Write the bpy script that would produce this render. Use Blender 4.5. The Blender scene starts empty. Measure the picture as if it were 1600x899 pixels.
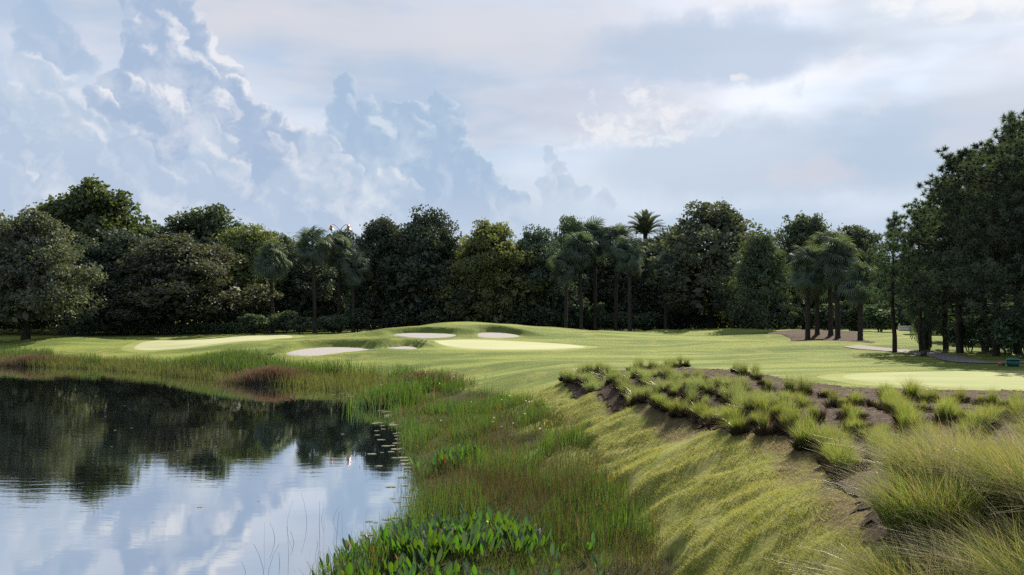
import bpy, math, random
import numpy as np
from mathutils import Vector, Matrix

R = math.radians
rng = np.random.default_rng(7)
random.seed(7)
scn = bpy.context.scene
COL = scn.collection

# ------------------------------------------------------------------ camera
F = 1555.0            # focal length in pixels of a 1600 px wide picture
HZ = 485.0            # horizon row
CAMZ = 4.0            # eye height over the pond
cam_d = bpy.data.cameras.new('camera')
cam_d.sensor_width = 36.0
cam_d.lens = 36.0 * F / 1600.0
cam_d.shift_y = (HZ - 449.5) / 1600.0
cam_d.clip_start = 0.1
cam_d.clip_end = 8000
cam = bpy.data.objects.new('camera', cam_d)
COL.objects.link(cam)
cam.location = (0, 0, CAMZ)
cam.rotation_euler = (R(90), 0, 0)
scn.camera = cam

# ------------------------------------------------------------------ exposure, render
EXPO = 1.30
scn.view_settings.view_transform = 'Standard'
scn.view_settings.look = 'None'
scn.view_settings.exposure = EXPO
scn.view_settings.gamma = 1.0
scn.view_settings.use_curve_mapping = False
scn.render.engine = 'CYCLES'
cy = scn.cycles
cy.max_bounces = 6; cy.diffuse_bounces = 3; cy.glossy_bounces = 3
cy.transmission_bounces = 3; cy.transparent_max_bounces = 4
cy.use_denoising = False
cy.caustics_reflective = False; cy.caustics_refractive = False

# ------------------------------------------------------------------ sun + sky
SUN_AZ = R(24)        # to the right of the view direction
SUN_EL = R(35)
sun_d = bpy.data.lights.new('sun', 'SUN')
sun_d.energy = 4.8
sun_d.angle = R(0.6)
sun_d.color = (1.0, 0.90, 0.74)
sun = bpy.data.objects.new('sun', sun_d)
COL.objects.link(sun)
sd = Vector((math.sin(SUN_AZ) * math.cos(SUN_EL), math.cos(SUN_AZ) * math.cos(SUN_EL), math.sin(SUN_EL)))
sun.rotation_euler = sd.to_track_quat('Z', 'Y').to_euler()
sun.location = sd * 60

def srgb(r, g, b):
    return tuple((c / 255 / 12.92) if c / 255 <= 0.04045 else ((c / 255 + 0.055) / 1.055) ** 2.4 for c in (r, g, b))

SKY_STR = 0.10
world = bpy.data.worlds.new('World')
scn.world = world
world.use_nodes = True
wt = world.node_tree
for n in list(wt.nodes): wt.nodes.remove(n)

class NT:
    """small helper for node graphs"""
    def __init__(s, t): s.t = t
    def new(s, typ, **kw):
        n = s.t.nodes.new(typ)
        for k, v in kw.items(): setattr(n, k, v)
        return n
    def put(s, sock, v):
        if isinstance(v, bpy.types.NodeSocket): s.t.links.new(v, sock)
        else: sock.default_value = v
    def m(s, op, a, b=0.0, c=None, clamp=False):
        n = s.new('ShaderNodeMath', operation=op, use_clamp=clamp)
        s.put(n.inputs[0], a); s.put(n.inputs[1], b)
        if c is not None: s.put(n.inputs[2], c)
        return n.outputs[0]
    def smooth(s, x, lo, hi, a=0.0, b=1.0):
        n = s.new('ShaderNodeMapRange', interpolation_type='SMOOTHSTEP')
        for i, v in enumerate((x, lo, hi, a, b)): s.put(n.inputs[i], v)
        return n.outputs[0]
    def mix(s, f, a, b, mode='MIX'):
        n = s.new('ShaderNodeMix', data_type='RGBA', blend_type=mode)
        s.put(n.inputs[0], f); s.put(n.inputs[6], a if not isinstance(a, tuple) or len(a) == 4 else a + (1,))
        s.put(n.inputs[7], b if not isinstance(b, tuple) or len(b) == 4 else b + (1,))
        return n.outputs[2]
    def vec(s, x, y, z):
        n = s.new('ShaderNodeCombineXYZ')
        for i, v in enumerate((x, y, z)): s.put(n.inputs[i], v)
        return n.outputs[0]
    def noise(s, v, scale, detail=4, rough=0.55, dist=0.0, out=0, dim='3D'):
        n = s.new('ShaderNodeTexNoise', noise_dimensions=dim)
        if v is not None: s.put(n.inputs['Vector'], v)
        n.inputs['Scale'].default_value = scale; n.inputs['Detail'].default_value = detail
        n.inputs['Roughness'].default_value = rough; n.inputs['Distortion'].default_value = dist
        return n.outputs[out]
    def voro(s, v, scale):
        n = s.new('ShaderNodeTexVoronoi', feature='F1', voronoi_dimensions='2D')
        s.put(n.inputs['Vector'], v)
        n.inputs['Scale'].default_value = scale; n.inputs['Detail'].default_value = 2.0; n.inputs['Roughness'].default_value = 0.5
        return n.outputs['Distance']

W = NT(wt)
def sky_rgb(r, g, b):      # wanted display colour -> value for the sky background
    return tuple(c / (2 ** EXPO) / SKY_STR for c in srgb(r, g, b))
nish = W.new('ShaderNodeTexSky', sky_type='NISHITA', sun_disc=False)
nish.sun_elevation = SUN_EL
nish.sun_rotation = SUN_AZ
nish.air_density = 1.0; nish.dust_density = 1.0; nish.ozone_density = 1.0
tc = W.new('ShaderNodeTexCoord')
sep = W.new('ShaderNodeSeparateXYZ'); wt.links.new(tc.outputs['Generated'], sep.inputs[0])
AZ = W.m('ARCTAN2', sep.outputs[0], sep.outputs[1])
EL = W.m('ARCSINE', sep.outputs[2])

def p2a(px, py):
    t = (px - 800) / F
    az = math.atan(t)
    return az, math.atan((HZ - py) / F * math.cos(az))

# soft warp shared by all cloud layers
P2 = W.vec(AZ, EL, 0.0)
wn = W.noise(P2, 22.0, 4, 0.6, out=1, dim='2D')
ws = W.new('ShaderNodeSeparateXYZ'); wt.links.new(wn, ws.inputs[0])
wx = W.m('MULTIPLY', W.m('SUBTRACT', ws.outputs[0], 0.5), 0.034)
wy = W.m('MULTIPLY', W.m('SUBTRACT', ws.outputs[1], 0.5), 0.030)
AZw = W.m('ADD', AZ, wx); ELw = W.m('ADD', EL, wy)
PW = W.vec(AZw, ELw, 0.0)
PL = W.vec(W.m('ADD', AZw, 0.0085), W.m('ADD', ELw, 0.006), 0.0)      # a step towards the sun
fine0 = W.noise(PW, 30, 4, 0.58, dim='2D')
fine1 = W.noise(PL, 30, 4, 0.58, dim='2D')
rel = W.m('MULTIPLY', W.m('SUBTRACT', fine0, fine1), 2.2)
patn = W.noise(P2, 11, 3, 0.5, dim='2D')

def cumulus(points):
    s_ = W.m('MULTIPLY', W.m('ADD', AZw, 0.6), 1 / 1.2, clamp=True)
    fc = W.new('ShaderNodeFloatCurve')
    cv = fc.mapping.curves[0]
    pts = sorted((((p2a(x, y)[0] + 0.6) / 1.2), p2a(x, y)[1] / 0.4) for x, y in points)
    pts = [(0.0, pts[0][1])] + pts + [(1.0, pts[-1][1])]
    cv.points[0].location = pts[0]; cv.points[1].location = pts[-1]
    for q in pts[1:-1]: cv.points.new(q[0], max(q[1], -0.5))
    for q in cv.points: q.handle_type = 'AUTO_CLAMPED'
    fc.mapping.use_clip = False
    fc.mapping.update()
    wt.links.new(s_, fc.inputs['Value'])
    return W.m('SUBTRACT', W.m('MULTIPLY', fc.outputs[0], 0.4), ELw)

base = nish.outputs[0]
# thin high veil: pale lavender grey, thicker overhead and to the right
PV = W.vec(AZ, W.m('MULTIPLY', EL, 3.8), 0.0)
hv = W.noise(PV, 3.2, 4, 0.5, dim='2D')
veil_a = W.smooth(hv, 0.28, 0.62, 0.72, 0.97)
hv2 = W.noise(W.vec(W.m('ADD', AZ, 7.7), W.m('MULTIPLY', EL, 3.5), 0.0), 4.0, 4, 0.5, dim='2D')
veil_c = W.mix(W.smooth(hv2, 0.33, 0.66), sky_rgb(181, 199, 222), sky_rgb(217, 219, 227))
# the veil scatters the sun's light
cosg = W.new('ShaderNodeVectorMath', operation='DOT_PRODUCT')
wt.links.new(tc.outputs['Generated'], cosg.inputs[0]); cosg.inputs[1].default_value = sd
glow = W.smooth(cosg.outputs['Value'], 0.88, 1.0)
veil_c = W.mix(W.m('MULTIPLY', glow, 0.6), veil_c, sky_rgb(252, 250, 247))
sky = W.mix(veil_a, W.mix(1.0, base, (0.6, 0.6, 0.62), 'MULTIPLY'), veil_c)
# pale haze near the horizon
hzf = W.smooth(W.m('ABSOLUTE', EL), 0.05, 0.20, 0.80, 0.0)
sky = W.mix(hzf, sky, sky_rgb(188, 206, 229))

lowfade = W.smooth(EL, 0.060, 0.130, 0.15, 1.0)      # heaps fade into the haze low down
pat = W.smooth(patn, 0.44, 0.68, 0.0, 0.50)
inner = W.m('ADD', W.m('MULTIPLY', rel, 0.8), pat, clamp=True)
def layer(sky, pts, body, rim, op=1.0, soft=0.010):
    al = W.m('MULTIPLY', W.smooth(cumulus(pts), -soft, soft), W.m('MULTIPLY', lowfade, op))
    return W.mix(al, sky, W.mix(inner, body, rim))
relh = W.m('MULTIPLY', rel, 0.5); innerh = W.m('MULTIPLY', inner, 0.6)
CHAIN = []
def head_group():
    """one rounded cloud head, lit from the upper right, melting into the heap below"""
    g = bpy.data.node_groups.new('cloud_head', 'ShaderNodeTree')
    for n in ('Sky', 'Body', 'Rim'): g.interface.new_socket(n, in_out='INPUT', socket_type='NodeSocketColor')
    for n in ('A', 'E', 'Chain', 'Fade', 'K', 'KA', 'KE', 'Lo', 'Hi', 'Rel', 'Inner'): g.interface.new_socket(n, in_out='INPUT', socket_type='NodeSocketFloat')
    g.interface.new_socket('Sky', in_out='OUTPUT', socket_type='NodeSocketColor')
    g.interface.new_socket('Chain', in_out='OUTPUT', socket_type='NodeSocketFloat')
    G_ = NT(g); I = G_.new('NodeGroupInput').outputs; O = G_.new('NodeGroupOutput')
    a_ = G_.m('MULTIPLY_ADD', I['Chain'], 1e-7, I['A'])      # each head waits for the one before it: small working set
    u = G_.m('MULTIPLY_ADD', a_, I['K'], I['KA']); v = G_.m('MULTIPLY_ADD', G_.m('MULTIPLY_ADD', I['Chain'], 1e-7, I['E']), I['K'], I['KE'])
    d2 = G_.m('MULTIPLY_ADD', u, u, G_.m('MULTIPLY', v, v))
    al = G_.m('MULTIPLY', G_.m('MULTIPLY', G_.smooth(d2, I['Lo'], I['Hi'], 1.0, 0.0), G_.smooth(v, -0.9, -0.1)), I['Fade'])
    t = G_.m('MULTIPLY_ADD', u, 0.62, G_.m('MULTIPLY_ADD', v, 0.66, I['Rel']))
    lit = G_.m('ADD', G_.smooth(t, 0.35, 0.95, 0.0, 0.85), I['Inner'], clamp=True)
    out = G_.mix(al, I['Sky'], G_.mix(lit, I['Body'], I['Rim']))
    sc_ = G_.new('ShaderNodeSeparateColor'); g.links.new(out, sc_.inputs[0])
    g.links.new(out, O.inputs['Sky']); g.links.new(sc_.outputs[0], O.inputs['Chain'])
    return g
HEAD = head_group()
def heads(sky, circles, body, rim, op=1.0, soft=0.16):
    fade = W.m('MULTIPLY', lowfade, op)
    for px, py, r in circles:
        a0, e0 = p2a(px, py); k = F / r
        n = W.new('ShaderNodeGroup'); n.node_tree = HEAD
        n.inputs['Body'].default_value = body + (1,); n.inputs['Rim'].default_value = rim + (1,)
        n.inputs['K'].default_value = k; n.inputs['KA'].default_value = -a0 * k; n.inputs['KE'].default_value = -e0 * k
        n.inputs['Lo'].default_value = 1 - soft; n.inputs['Hi'].default_value = 1 + soft
        for nm, so in (('Sky', sky), ('A', AZw), ('E', ELw), ('Fade', fade), ('Rel', relh), ('Inner', innerh)): wt.links.new(so, n.inputs[nm])
        if CHAIN: wt.links.new(CHAIN[-1], n.inputs['Chain'])
        sky = n.outputs['Sky']; CHAIN.append(n.outputs['Chain'])
    return sky

LA = [(-200, 60), (-60, 90), (40, 130), (110, 170), (150, 150), (180, 110), (195, 40), (205, -25), (250, -60), (290, -30), (312, 20),
      (345, 65), (378, 105), (395, 152), (440, 178), (475, 203), (510, 222), (540, 252), (590, 275), (640, 320), (720, 400), (900, 520), (1200, 560), (1700, 560)]
LB = [(-200, 400), (300, 420), (440, 300), (480, 190), (508, 170), (518, 112), (540, 98), (558, 132), (592, 130), (604, 156), (618, 148), (628, 160), (655, 152),
      (672, 140), (690, 134), (712, 130), (724, 180), (742, 226), (775, 256), (800, 288), (840, 330), (900, 420), (1000, 540), (1700, 560)]
LC = [(-200, 180), (0, 140), (30, 82), (55, 75), (80, 98), (112, 108), (122, 155), (180, 175), (205, 195), (235, 240), (290, 235), (318, 180), (345, 188), (368, 230),
      (390, 290), (430, 240), (470, 195), (500, 202), (525, 225), (548, 260), (575, 252), (605, 255), (640, 290), (690, 360), (780, 330), (812, 275), (832, 290), (845, 230), (866, 218), (884, 252), (905, 275), (960, 290), (1000, 350), (1100, 540), (1700, 560)]
LD = [(-200, 300), (0, 255), (40, 252), (70, 290), (150, 240), (230, 240), (300, 260), (380, 300), (420, 330), (560, 340), (700, 330), (900, 345), (1000, 370), (1200, 540), (1700, 560)]
def tone(sky, px, py, wpx, hpx, col, op):
    a0, e0 = p2a(px, py)
    u = W.m('MULTIPLY', W.m('SUBTRACT', AZw, a0), F / wpx); t = W.m('MULTIPLY', W.m('SUBTRACT', ELw, e0), F / hpx)
    r2 = W.m('ADD', W.m('MULTIPLY', u, u), W.m('MULTIPLY', t, t))
    f = W.m('ADD', W.m('SUBTRACT', 1.0, r2), W.m('MULTIPLY', W.m('SUBTRACT', hv2, 0.5), 2.0))
    return W.mix(W.m('MULTIPLY', W.smooth(f, -0.3, 0.9), op), sky, col)
sky = tone(sky, 700, 55, 420, 75, sky_rgb(216, 218, 227), 0.75)
sky = tone(sky, 1120, 75, 230, 55, sky_rgb(181, 199, 223), 0.75)
sky = tone(sky, 1230, 250, 330, 70, sky_rgb(187, 204, 224), 0.7)
sky = tone(sky, 950, 170, 160, 50, sky_rgb(198, 203, 218), 0.6)
sky = tone(sky, 1540, 170, 130, 90, sky_rgb(216, 219, 229), 0.7)
sh = lambda L, d: [(x, y + d) for x, y in L]
cB = (sky_rgb(171, 193, 219), sky_rgb(208, 221, 235)); cA = (sky_rgb(171, 190, 217), sky_rgb(234, 236, 242)); cC = (sky_rgb(189, 205, 225), sky_rgb(229, 233, 241))
sky = layer(sky, sh(LB, 34), *cB, op=0.92)
sky = heads(sky, [(537, 141, 19), (540, 172, 24), (578, 166, 20), (600, 186, 22), (616, 168, 10), (634, 176, 13), (655, 185, 24), (690, 174, 25), (706, 200, 27), (640, 215, 38), (580, 215, 40), (722, 240, 26), (744, 264, 28), (775, 292, 26), (800, 312, 22)], *cB, op=0.92)
sky = heads(sky, [(58, 34, 24), (78, 60, 32), (98, 92, 28), (58, 84, 28), (132, 104, 22)], cB[0], sky_rgb(190, 204, 226), op=0.85, soft=0.3)
sky = layer(sky, sh(LA, 40), *cA, op=0.95)
sky = heads(sky, [(222, 8, 38), (264, 4, 36), (214, 56, 28), (298, 40, 26), (250, 66, 44), (318, 82, 28), (348, 112, 30), (230, 118, 44), (285, 118, 48), (190, 142, 32), (160, 166, 28), (356, 152, 30), (330, 182, 40), (398, 188, 28), (434, 204, 25), (250, 180, 44), (464, 226, 25), (424, 250, 38), (498, 244, 25), (525, 272, 24)], *cA, op=0.95)
sky = layer(sky, sh(LC, 40), *cC, op=0.70, soft=0.016)
sky = heads(sky, [(12, 160, 30), (42, 112, 28), (76, 126, 26), (106, 134, 20), (110, 168, 27), (60, 178, 40), (150, 196, 28), (190, 214, 26), (120, 226, 40), (222, 250, 26), (330, 204, 20), (352, 224, 20), (325, 245, 30), (364, 270, 22), (300, 286, 30), (250, 290, 30), (480, 222, 18), (506, 234, 22), (530, 258, 18), (546, 284, 22), (510, 290, 32), (592, 284, 22), (616, 279, 20), (640, 304, 18), (20, 285, 24), (44, 280, 16),
                  (855, 243, 15), (872, 262, 14), (882, 288, 18), (906, 304, 16), (850, 288, 18), (942, 312, 15)], *cC, op=0.72, soft=0.26)
sky = layer(sky, sh(LD, 20), sky_rgb(183, 199, 223), sky_rgb(208, 218, 233), op=0.6, soft=0.02)

wisp = W.noise(W.vec(AZw, W.m('MULTIPLY', ELw, 1.4), 0.0), 34, 6, 0.62, dim='2D')
def puff(sky, px, py, wpx, hpx, col, thr=0.5, op=0.9, flatbase=False, tilt=0.0, gain=3.4):
    a0, e0 = p2a(px, py)
    u = W.m('MULTIPLY', W.m('SUBTRACT', AZw, a0), F / wpx)
    t = W.m('MULTIPLY', W.m('SUBTRACT', ELw if not flatbase else W.m('ADD', EL, W.m('MULTIPLY', wy, 0.5)), e0), F / hpx)
    if tilt: t = W.m('SUBTRACT', t, W.m('MULTIPLY', u, tilt))
    if flatbase: t = W.m('MULTIPLY', t, W.m('ADD', 1.0, W.m('MULTIPLY', W.m('LESS_THAN', t, 0.0), 3.0)))
    r2 = W.m('ADD', W.m('MULTIPLY', u, u), W.m('MULTIPLY', t, t))
    f = W.m('ADD', W.m('SUBTRACT', 1.0, r2), W.m('MULTIPLY', W.m('SUBTRACT', wisp, 0.5), gain))
    al = W.m('MULTIPLY', W.smooth(f, thr - 0.35, thr + 0.75), op)
    return W.mix(al, sky, col)

sky = puff(sky, 985, 214, 135, 90, sky_rgb(238, 240, 244), 0.62, 0.9, True, 0.1)
sky = puff(sky, 1105, 206, 70, 46, sky_rgb(228, 233, 241), 0.8, 0.8, True, 0.15)
sky = puff(sky, 1155, 121, 20, 11, sky_rgb(236, 238, 243), 0.3, 0.85, gain=1.5)
sky = puff(sky, 1240, 140, 34, 16, sky_rgb(228, 232, 240), 0.85, 0.8, tilt=0.9)
sky = puff(sky, 1326, 93, 40, 18, sky_rgb(236, 238, 243), 0.75, 0.85, tilt=0.7)
sky = puff(sky, 1375, 160, 48, 16, sky_rgb(222, 227, 237), 0.6, 0.7, tilt=0.4)
sky = puff(sky, 1545, -45, 180, 68, sky_rgb(250, 250, 250), 0.3, 0.9, gain=2.0)
sky = puff(sky, 1262, 276, 85, 22, sky_rgb(216, 214, 224), 0.2, 0.55, gain=1.0)
bg = W.new('ShaderNodeBackground'); bg.inputs[1].default_value = SKY_STR
wt.links.new(sky, bg.inputs[0])
wo = W.new('ShaderNodeOutputWorld'); wt.links.new(bg.outputs[0], wo.inputs[0])
world.cycles.sampling_method = 'NONE'

# ------------------------------------------------------------------ object helpers
def tag(o, label=None, cat=None, group=None, kind=None):
    if label: o['label'] = label
    if cat: o['category'] = cat
    if group: o['group'] = group
    if kind: o['kind'] = kind
    return o

def link(name, mesh, mat=None, parent=None):
    o = bpy.data.objects.new(name, mesh)
    COL.objects.link(o)
    if mat is not None and mesh is not None and not mesh.materials: mesh.materials.append(mat)
    if parent is not None: o.parent = parent
    return o

def empty(name, loc=(0, 0, 0), rz=0.0):
    o = bpy.data.objects.new(name, None)
    o.empty_display_size = 0.2
    COL.objects.link(o)
    o.location = loc; o.rotation_euler = (0, 0, rz)
    return o

def mesh_np(name, V, faces, attrs=None, smooth=False):
    """faces: (n,3) or (n,4) int array, or list of such arrays"""
    me = bpy.data.meshes.new(name)
    V = np.asarray(V, np.float32)
    fl = faces if isinstance(faces, list) else [faces]
    fl = [np.asarray(f, np.int32) for f in fl if len(f)]
    me.vertices.add(len(V)); me.vertices.foreach_set('co', V.ravel())
    loops = np.concatenate([f.ravel() for f in fl])
    tot = np.concatenate([np.full(len(f), f.shape[1], np.int32) for f in fl])
    st = np.concatenate([[0], np.cumsum(tot)[:-1]]).astype(np.int32)
    me.loops.add(len(loops)); me.loops.foreach_set('vertex_index', loops)
    me.polygons.add(len(tot)); me.polygons.foreach_set('loop_start', st)
    me.polygons.foreach_set('loop_total', tot)
    if smooth: me.polygons.foreach_set('use_smooth', np.ones(len(tot), bool))
    for k, a in (attrs or {}).items():
        at = me.attributes.new(k, 'FLOAT', 'POINT')
        at.data.foreach_set('value', np.asarray(a, np.float32))
    me.update(calc_edges=True)
    me.validate()
    return me

class MB:
    """collects verts / faces / two point attributes"""
    def __init__(s): s.v = []; s.q = []; s.t = []; s.r = []; s.k = []; s.n = 0
    def add(s, V, Q=None, T=None, r=None, k=None):
        V = np.asarray(V, float)
        s.v.append(V)
        if Q is not None and len(Q): s.q.append(np.asarray(Q) + s.n)
        if T is not None and len(T): s.t.append(np.asarray(T) + s.n)
        s.r.append(np.zeros(len(V)) if r is None else np.broadcast_to(r, len(V)).astype(float))
        s.k.append(np.zeros(len(V)) if k is None else np.broadcast_to(k, len(V)).astype(float))
        s.n += len(V)
    def mesh(s, name, smooth=False):
        f = []
        if s.q: f.append(np.concatenate(s.q))
        if s.t: f.append(np.concatenate(s.t))
        return mesh_np(name, np.concatenate(s.v), f, {'r': np.concatenate(s.r), 'k': np.concatenate(s.k)}, smooth)

def tube(mb, P, rad, n=7, r=0.0, k=0.0, cap=True):
    P = np.asarray(P, float); m = len(P)
    rad = np.broadcast_to(np.asarray(rad, float), m)
    D = np.gradient(P, axis=0); D /= np.linalg.norm(D, axis=1)[:, None] + 1e-9
    ref = np.where(np.abs(D[:, 2:3]) > 0.9, np.array([[1., 0, 0]]), np.array([[0, 0, 1.]]))
    A = np.cross(D, ref); A /= np.linalg.norm(A, axis=1)[:, None] + 1e-9
    for i in range(1, m):
        a = A[i - 1] - D[i] * A[i - 1].dot(D[i]); A[i] = a / (np.linalg.norm(a) + 1e-9)
    B = np.cross(D, A)
    th = np.linspace(0, 2 * np.pi, n, endpoint=False)
    V = (P[:, None] + rad[:, None, None] * (A[:, None] * np.cos(th)[None, :, None] + B[:, None] * np.sin(th)[None, :, None])).reshape(-1, 3)
    i = np.arange(m - 1)[:, None] * n; j = np.arange(n)[None]
    Q = np.stack([i + j, i + (j + 1) % n, i + n + (j + 1) % n, i + n + j], -1).reshape(-1, 4)
    if cap:
        V = np.vstack([V, P[-1:]])
        c = m * n; b = (m - 1) * n
        T = np.array([[b + q, b + (q + 1) % n, c] for q in range(n)])
    else: T = None
    mb.add(V, Q, T, r, k)

def blades(mb, P, H, Wd, lean, laz, seg=3, power=1.8, flat=None, kvar=None, point=0.08, wprof=None):
    """upright strips. P (n,3) bases, H heights, Wd widths, lean horizontal reach / height, laz lean azimuth"""
    n = len(P)
    H = np.broadcast_to(H, n); Wd = np.broadcast_to(Wd, n); lean = np.broadcast_to(lean, n); laz = np.broadcast_to(laz, n)
    t = np.linspace(0, 1, seg + 1)
    L = np.stack([np.cos(laz), np.sin(laz), np.zeros(n)], -1)
    hz = (H * lean)[:, None] * t[None] ** power
    vz = H[:, None] * (t[None] - 0.35 * np.minimum(lean, 1.4)[:, None] * t[None] ** (power + 0.6))
    C = P[:, None] + L[:, None] * hz[..., None]
    C[..., 2] += vz
    fa = rng.uniform(0, 2 * np.pi, n) if flat is None else flat
    S = np.stack([np.cos(fa), np.sin(fa), np.zeros(n)], -1)
    wp = np.maximum((1 - t ** 1.6), point) if wprof is None else wprof(t)
    off = S[:, None] * (0.5 * Wd[:, None] * wp[None])[..., None]
    V = np.stack([C - off, C + off], 2).reshape(-1, 3)
    b = (np.arange(n) * (seg + 1) * 2)[:, None]; s = (np.arange(seg) * 2)[None]
    Q = np.stack([b + s, b + s + 1, b + s + 3, b + s + 2], -1).reshape(-1, 4)
    rr = np.repeat(rng.random(n) if kvar is None else kvar, (seg + 1) * 2)
    kk = np.tile(np.repeat(t, 2), n)
    mb.add(V, Q, None, rr, kk)

def leafquads(mb, C, size, tilt=1.0, r=None, aspect=0.62, normal=None):
    """folded-diamond leaf faces scattered at C"""
    n = len(C)
    A = rng.normal(size=(n, 3)); A /= np.linalg.norm(A, axis=1)[:, None]
    if normal is not None:
        A = A - normal * (A * normal).sum(1)[:, None] * 0.7
        A /= np.linalg.norm(A, axis=1)[:, None]
    B = np.cross(A, rng.normal(size=(n, 3))); B /= np.linalg.norm(B, axis=1)[:, None] + 1e-9
    s = np.broadcast_to(size, n)[:, None]
    V = np.stack([C - A * s, C + B * s * aspect, C + A * s, C - B * s * aspect], 1).reshape(-1, 3)
    Q = np.arange(n * 4).reshape(-1, 4)
    mb.add(V, Q, None, np.repeat(rng.random(n) if r is None else r, 4), 0.0)

# ------------------------------------------------------------------ materials
def new_mat(name):
    m = bpy.data.materials.new(name); m.use_nodes = True
    t = m.node_tree
    for n in list(t.nodes): t.nodes.remove(n)
    return m, NT(t), t

def attr(N, name):
    n = N.new('ShaderNodeAttribute', attribute_name=name); return n.outputs['Fac']

def leaf_mat(name, c1, c2, tip=None, transl=0.4, gloss=0.035, rough=0.65, objvar=0.25, base=None, tint=(1.25, 1.2, 0.55), dead=None, share=0.10):
    m, N, t = new_mat(name)
    c = N.mix(attr(N, 'r'), c1, c2)
    if tip is not None:
        c = N.mix(N.smooth(attr(N, 'k'), 0.35, 1.0), c, tip)
    if base is not None:
        c = N.mix(N.smooth(attr(N, 'k'), 0.0, 0.3, 1.0, 0.0), c, base)
    if dead is not None: c = N.mix(N.m('GREATER_THAN', attr(N, 'r'), 1 - share), c, dead)
    oi = N.new('ShaderNodeObjectInfo')
    hs = N.new('ShaderNodeHueSaturation')
    N.put(hs.inputs['Hue'], N.m('MULTIPLY_ADD', oi.outputs['Random'], 0.05 * objvar / 0.25, 0.5 - 0.025 * objvar / 0.25))
    N.put(hs.inputs['Value'], N.m('MULTIPLY_ADD', oi.outputs['Random'], objvar * 2, 1 - objvar))
    N.put(hs.inputs['Color'], c)
    c = hs.outputs[0]
    d = N.new('ShaderNodeBsdfDiffuse'); N.put(d.inputs[0], c)
    tr = N.new('ShaderNodeBsdfTranslucent'); N.put(tr.inputs[0], N.mix(1.0, c, tint, 'MULTIPLY'))
    g = N.new('ShaderNodeBsdfGlossy'); g.inputs['Roughness'].default_value = rough; g.inputs[0].default_value = (1, 1, 1, 1)
    a = N.new('ShaderNodeMixShader'); a.inputs[0].default_value = transl
    t.links.new(d.outputs[0], a.inputs[1]); t.links.new(tr.outputs[0], a.inputs[2])
    b = N.new('ShaderNodeMixShader'); b.inputs[0].default_value = gloss
    t.links.new(a.outputs[0], b.inputs[1]); t.links.new(g.outputs[0], b.inputs[2])
    o = N.new('ShaderNodeOutputMaterial'); t.links.new(b.outputs[0], o.inputs[0])
    return m

def surf(name, build, rough=0.9, spec=0.1, bump=None, bdist=0.02, bstr=0.6):
    m, N, t = new_mat(name)
    p = N.new('ShaderNodeBsdfPrincipled')
    p.inputs['Roughness'].default_value = rough
    p.inputs['Specular IOR Level'].default_value = spec
    geo = N.new('ShaderNodeNewGeometry')
    pos = geo.outputs['Position']
    c = build(N, pos)
    N.put(p.inputs['Base Color'], c if not isinstance(c, tuple) else c + (1,))
    if bump:
        b = N.new('ShaderNodeBump'); b.inputs['Distance'].default_value = bdist; b.inputs['Strength'].default_value = bstr
        N.put(b.inputs['Height'], bump(N, pos)); t.links.new(b.outputs[0], p.inputs['Normal'])
    o = N.new('ShaderNodeOutputMaterial'); t.links.new(p.outputs[0], o.inputs[0])
    return m

def bark(name, c1, c2, sc=6.0):
    def f(N, pos):
        mp = N.new('ShaderNodeMapping'); mp.inputs['Scale'].default_value = (sc, sc, sc * 0.3)
        N.put(mp.inputs[0], pos)
        return N.mix(N.smooth(N.noise(mp.outputs[0], 2.0, 4, 0.6), 0.35, 0.65), c1, c2)
    return surf(name, f, 0.95, 0.05, lambda N, pos: N.noise(pos, 14, 3), 0.04)

M = {}
M['oak'] = leaf_mat('oak_leaves', (0.044, 0.072, 0.046), (0.082, 0.111, 0.057), transl=0.34)
M['oak_brown'] = leaf_mat('oak_leaves_bronze', (0.054, 0.072, 0.054), (0.096, 0.107, 0.068), transl=0.32)
M['oak_yellow'] = leaf_mat('oak_leaves_yellow', (0.075, 0.098, 0.038), (0.134, 0.149, 0.054), transl=0.42)
M['oak_dark'] = leaf_mat('oak_leaves_dark', (0.036, 0.062, 0.049), (0.063, 0.091, 0.059), transl=0.26)
M['bigleaf'] = leaf_mat('broad_leaves', (0.048, 0.093, 0.035), (0.086, 0.134, 0.046), transl=0.42)
M['pine'] = leaf_mat('pine_needles', (0.044, 0.078, 0.054), (0.077, 0.111, 0.065), transl=0.28)
M['palm'] = leaf_mat('palm_fronds', (0.048, 0.078, 0.059), (0.082, 0.113, 0.076), transl=0.28)
M['palm_date'] = leaf_mat('date_fronds', (0.040, 0.058, 0.032), (0.07, 0.085, 0.045), transl=0.25)
M['shrub'] = leaf_mat('shrub_leaves', (0.042, 0.076, 0.046), (0.077, 0.111, 0.057), transl=0.35)
M['shrub_sunlit_tone'] = leaf_mat('sunlit_lime_leaves', (0.12, 0.16, 0.02), (0.2, 0.22, 0.04), transl=0.45)  # sunlight put into the leaf colour, brighter and yellower than the other shrubs
M['hedge'] = leaf_mat('hedge_leaves', (0.042, 0.07, 0.046), (0.067, 0.097, 0.054), transl=0.3)
M['bark'] = bark('tree_bark', (0.025, 0.021, 0.018), (0.055, 0.046, 0.04))
M['palmbark'] = bark('palm_bark', (0.028, 0.025, 0.023), (0.06, 0.052, 0.046))

def turf_color(N, pos, light, dark, dry):
    mp = N.new('ShaderNodeMapping'); mp.inputs['Scale'].default_value = (0.09, 0.42, 0.3); N.put(mp.inputs[0], pos)
    s = N.noise(mp.outputs[0], 1.0, 4, 0.55, 0.3)
    c = N.mix(N.smooth(s, 0.38, 0.64), dark, light)
    c = N.mix(N.smooth(N.noise(pos, 0.55, 5, 0.6), 0.50, 0.74, 0.0, 0.75), c, dry)
    return N.mix(N.smooth(N.noise(pos, 9.0, 4, 0.7), 0.3, 0.7, 0.0, 0.30), c, dark)

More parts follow.
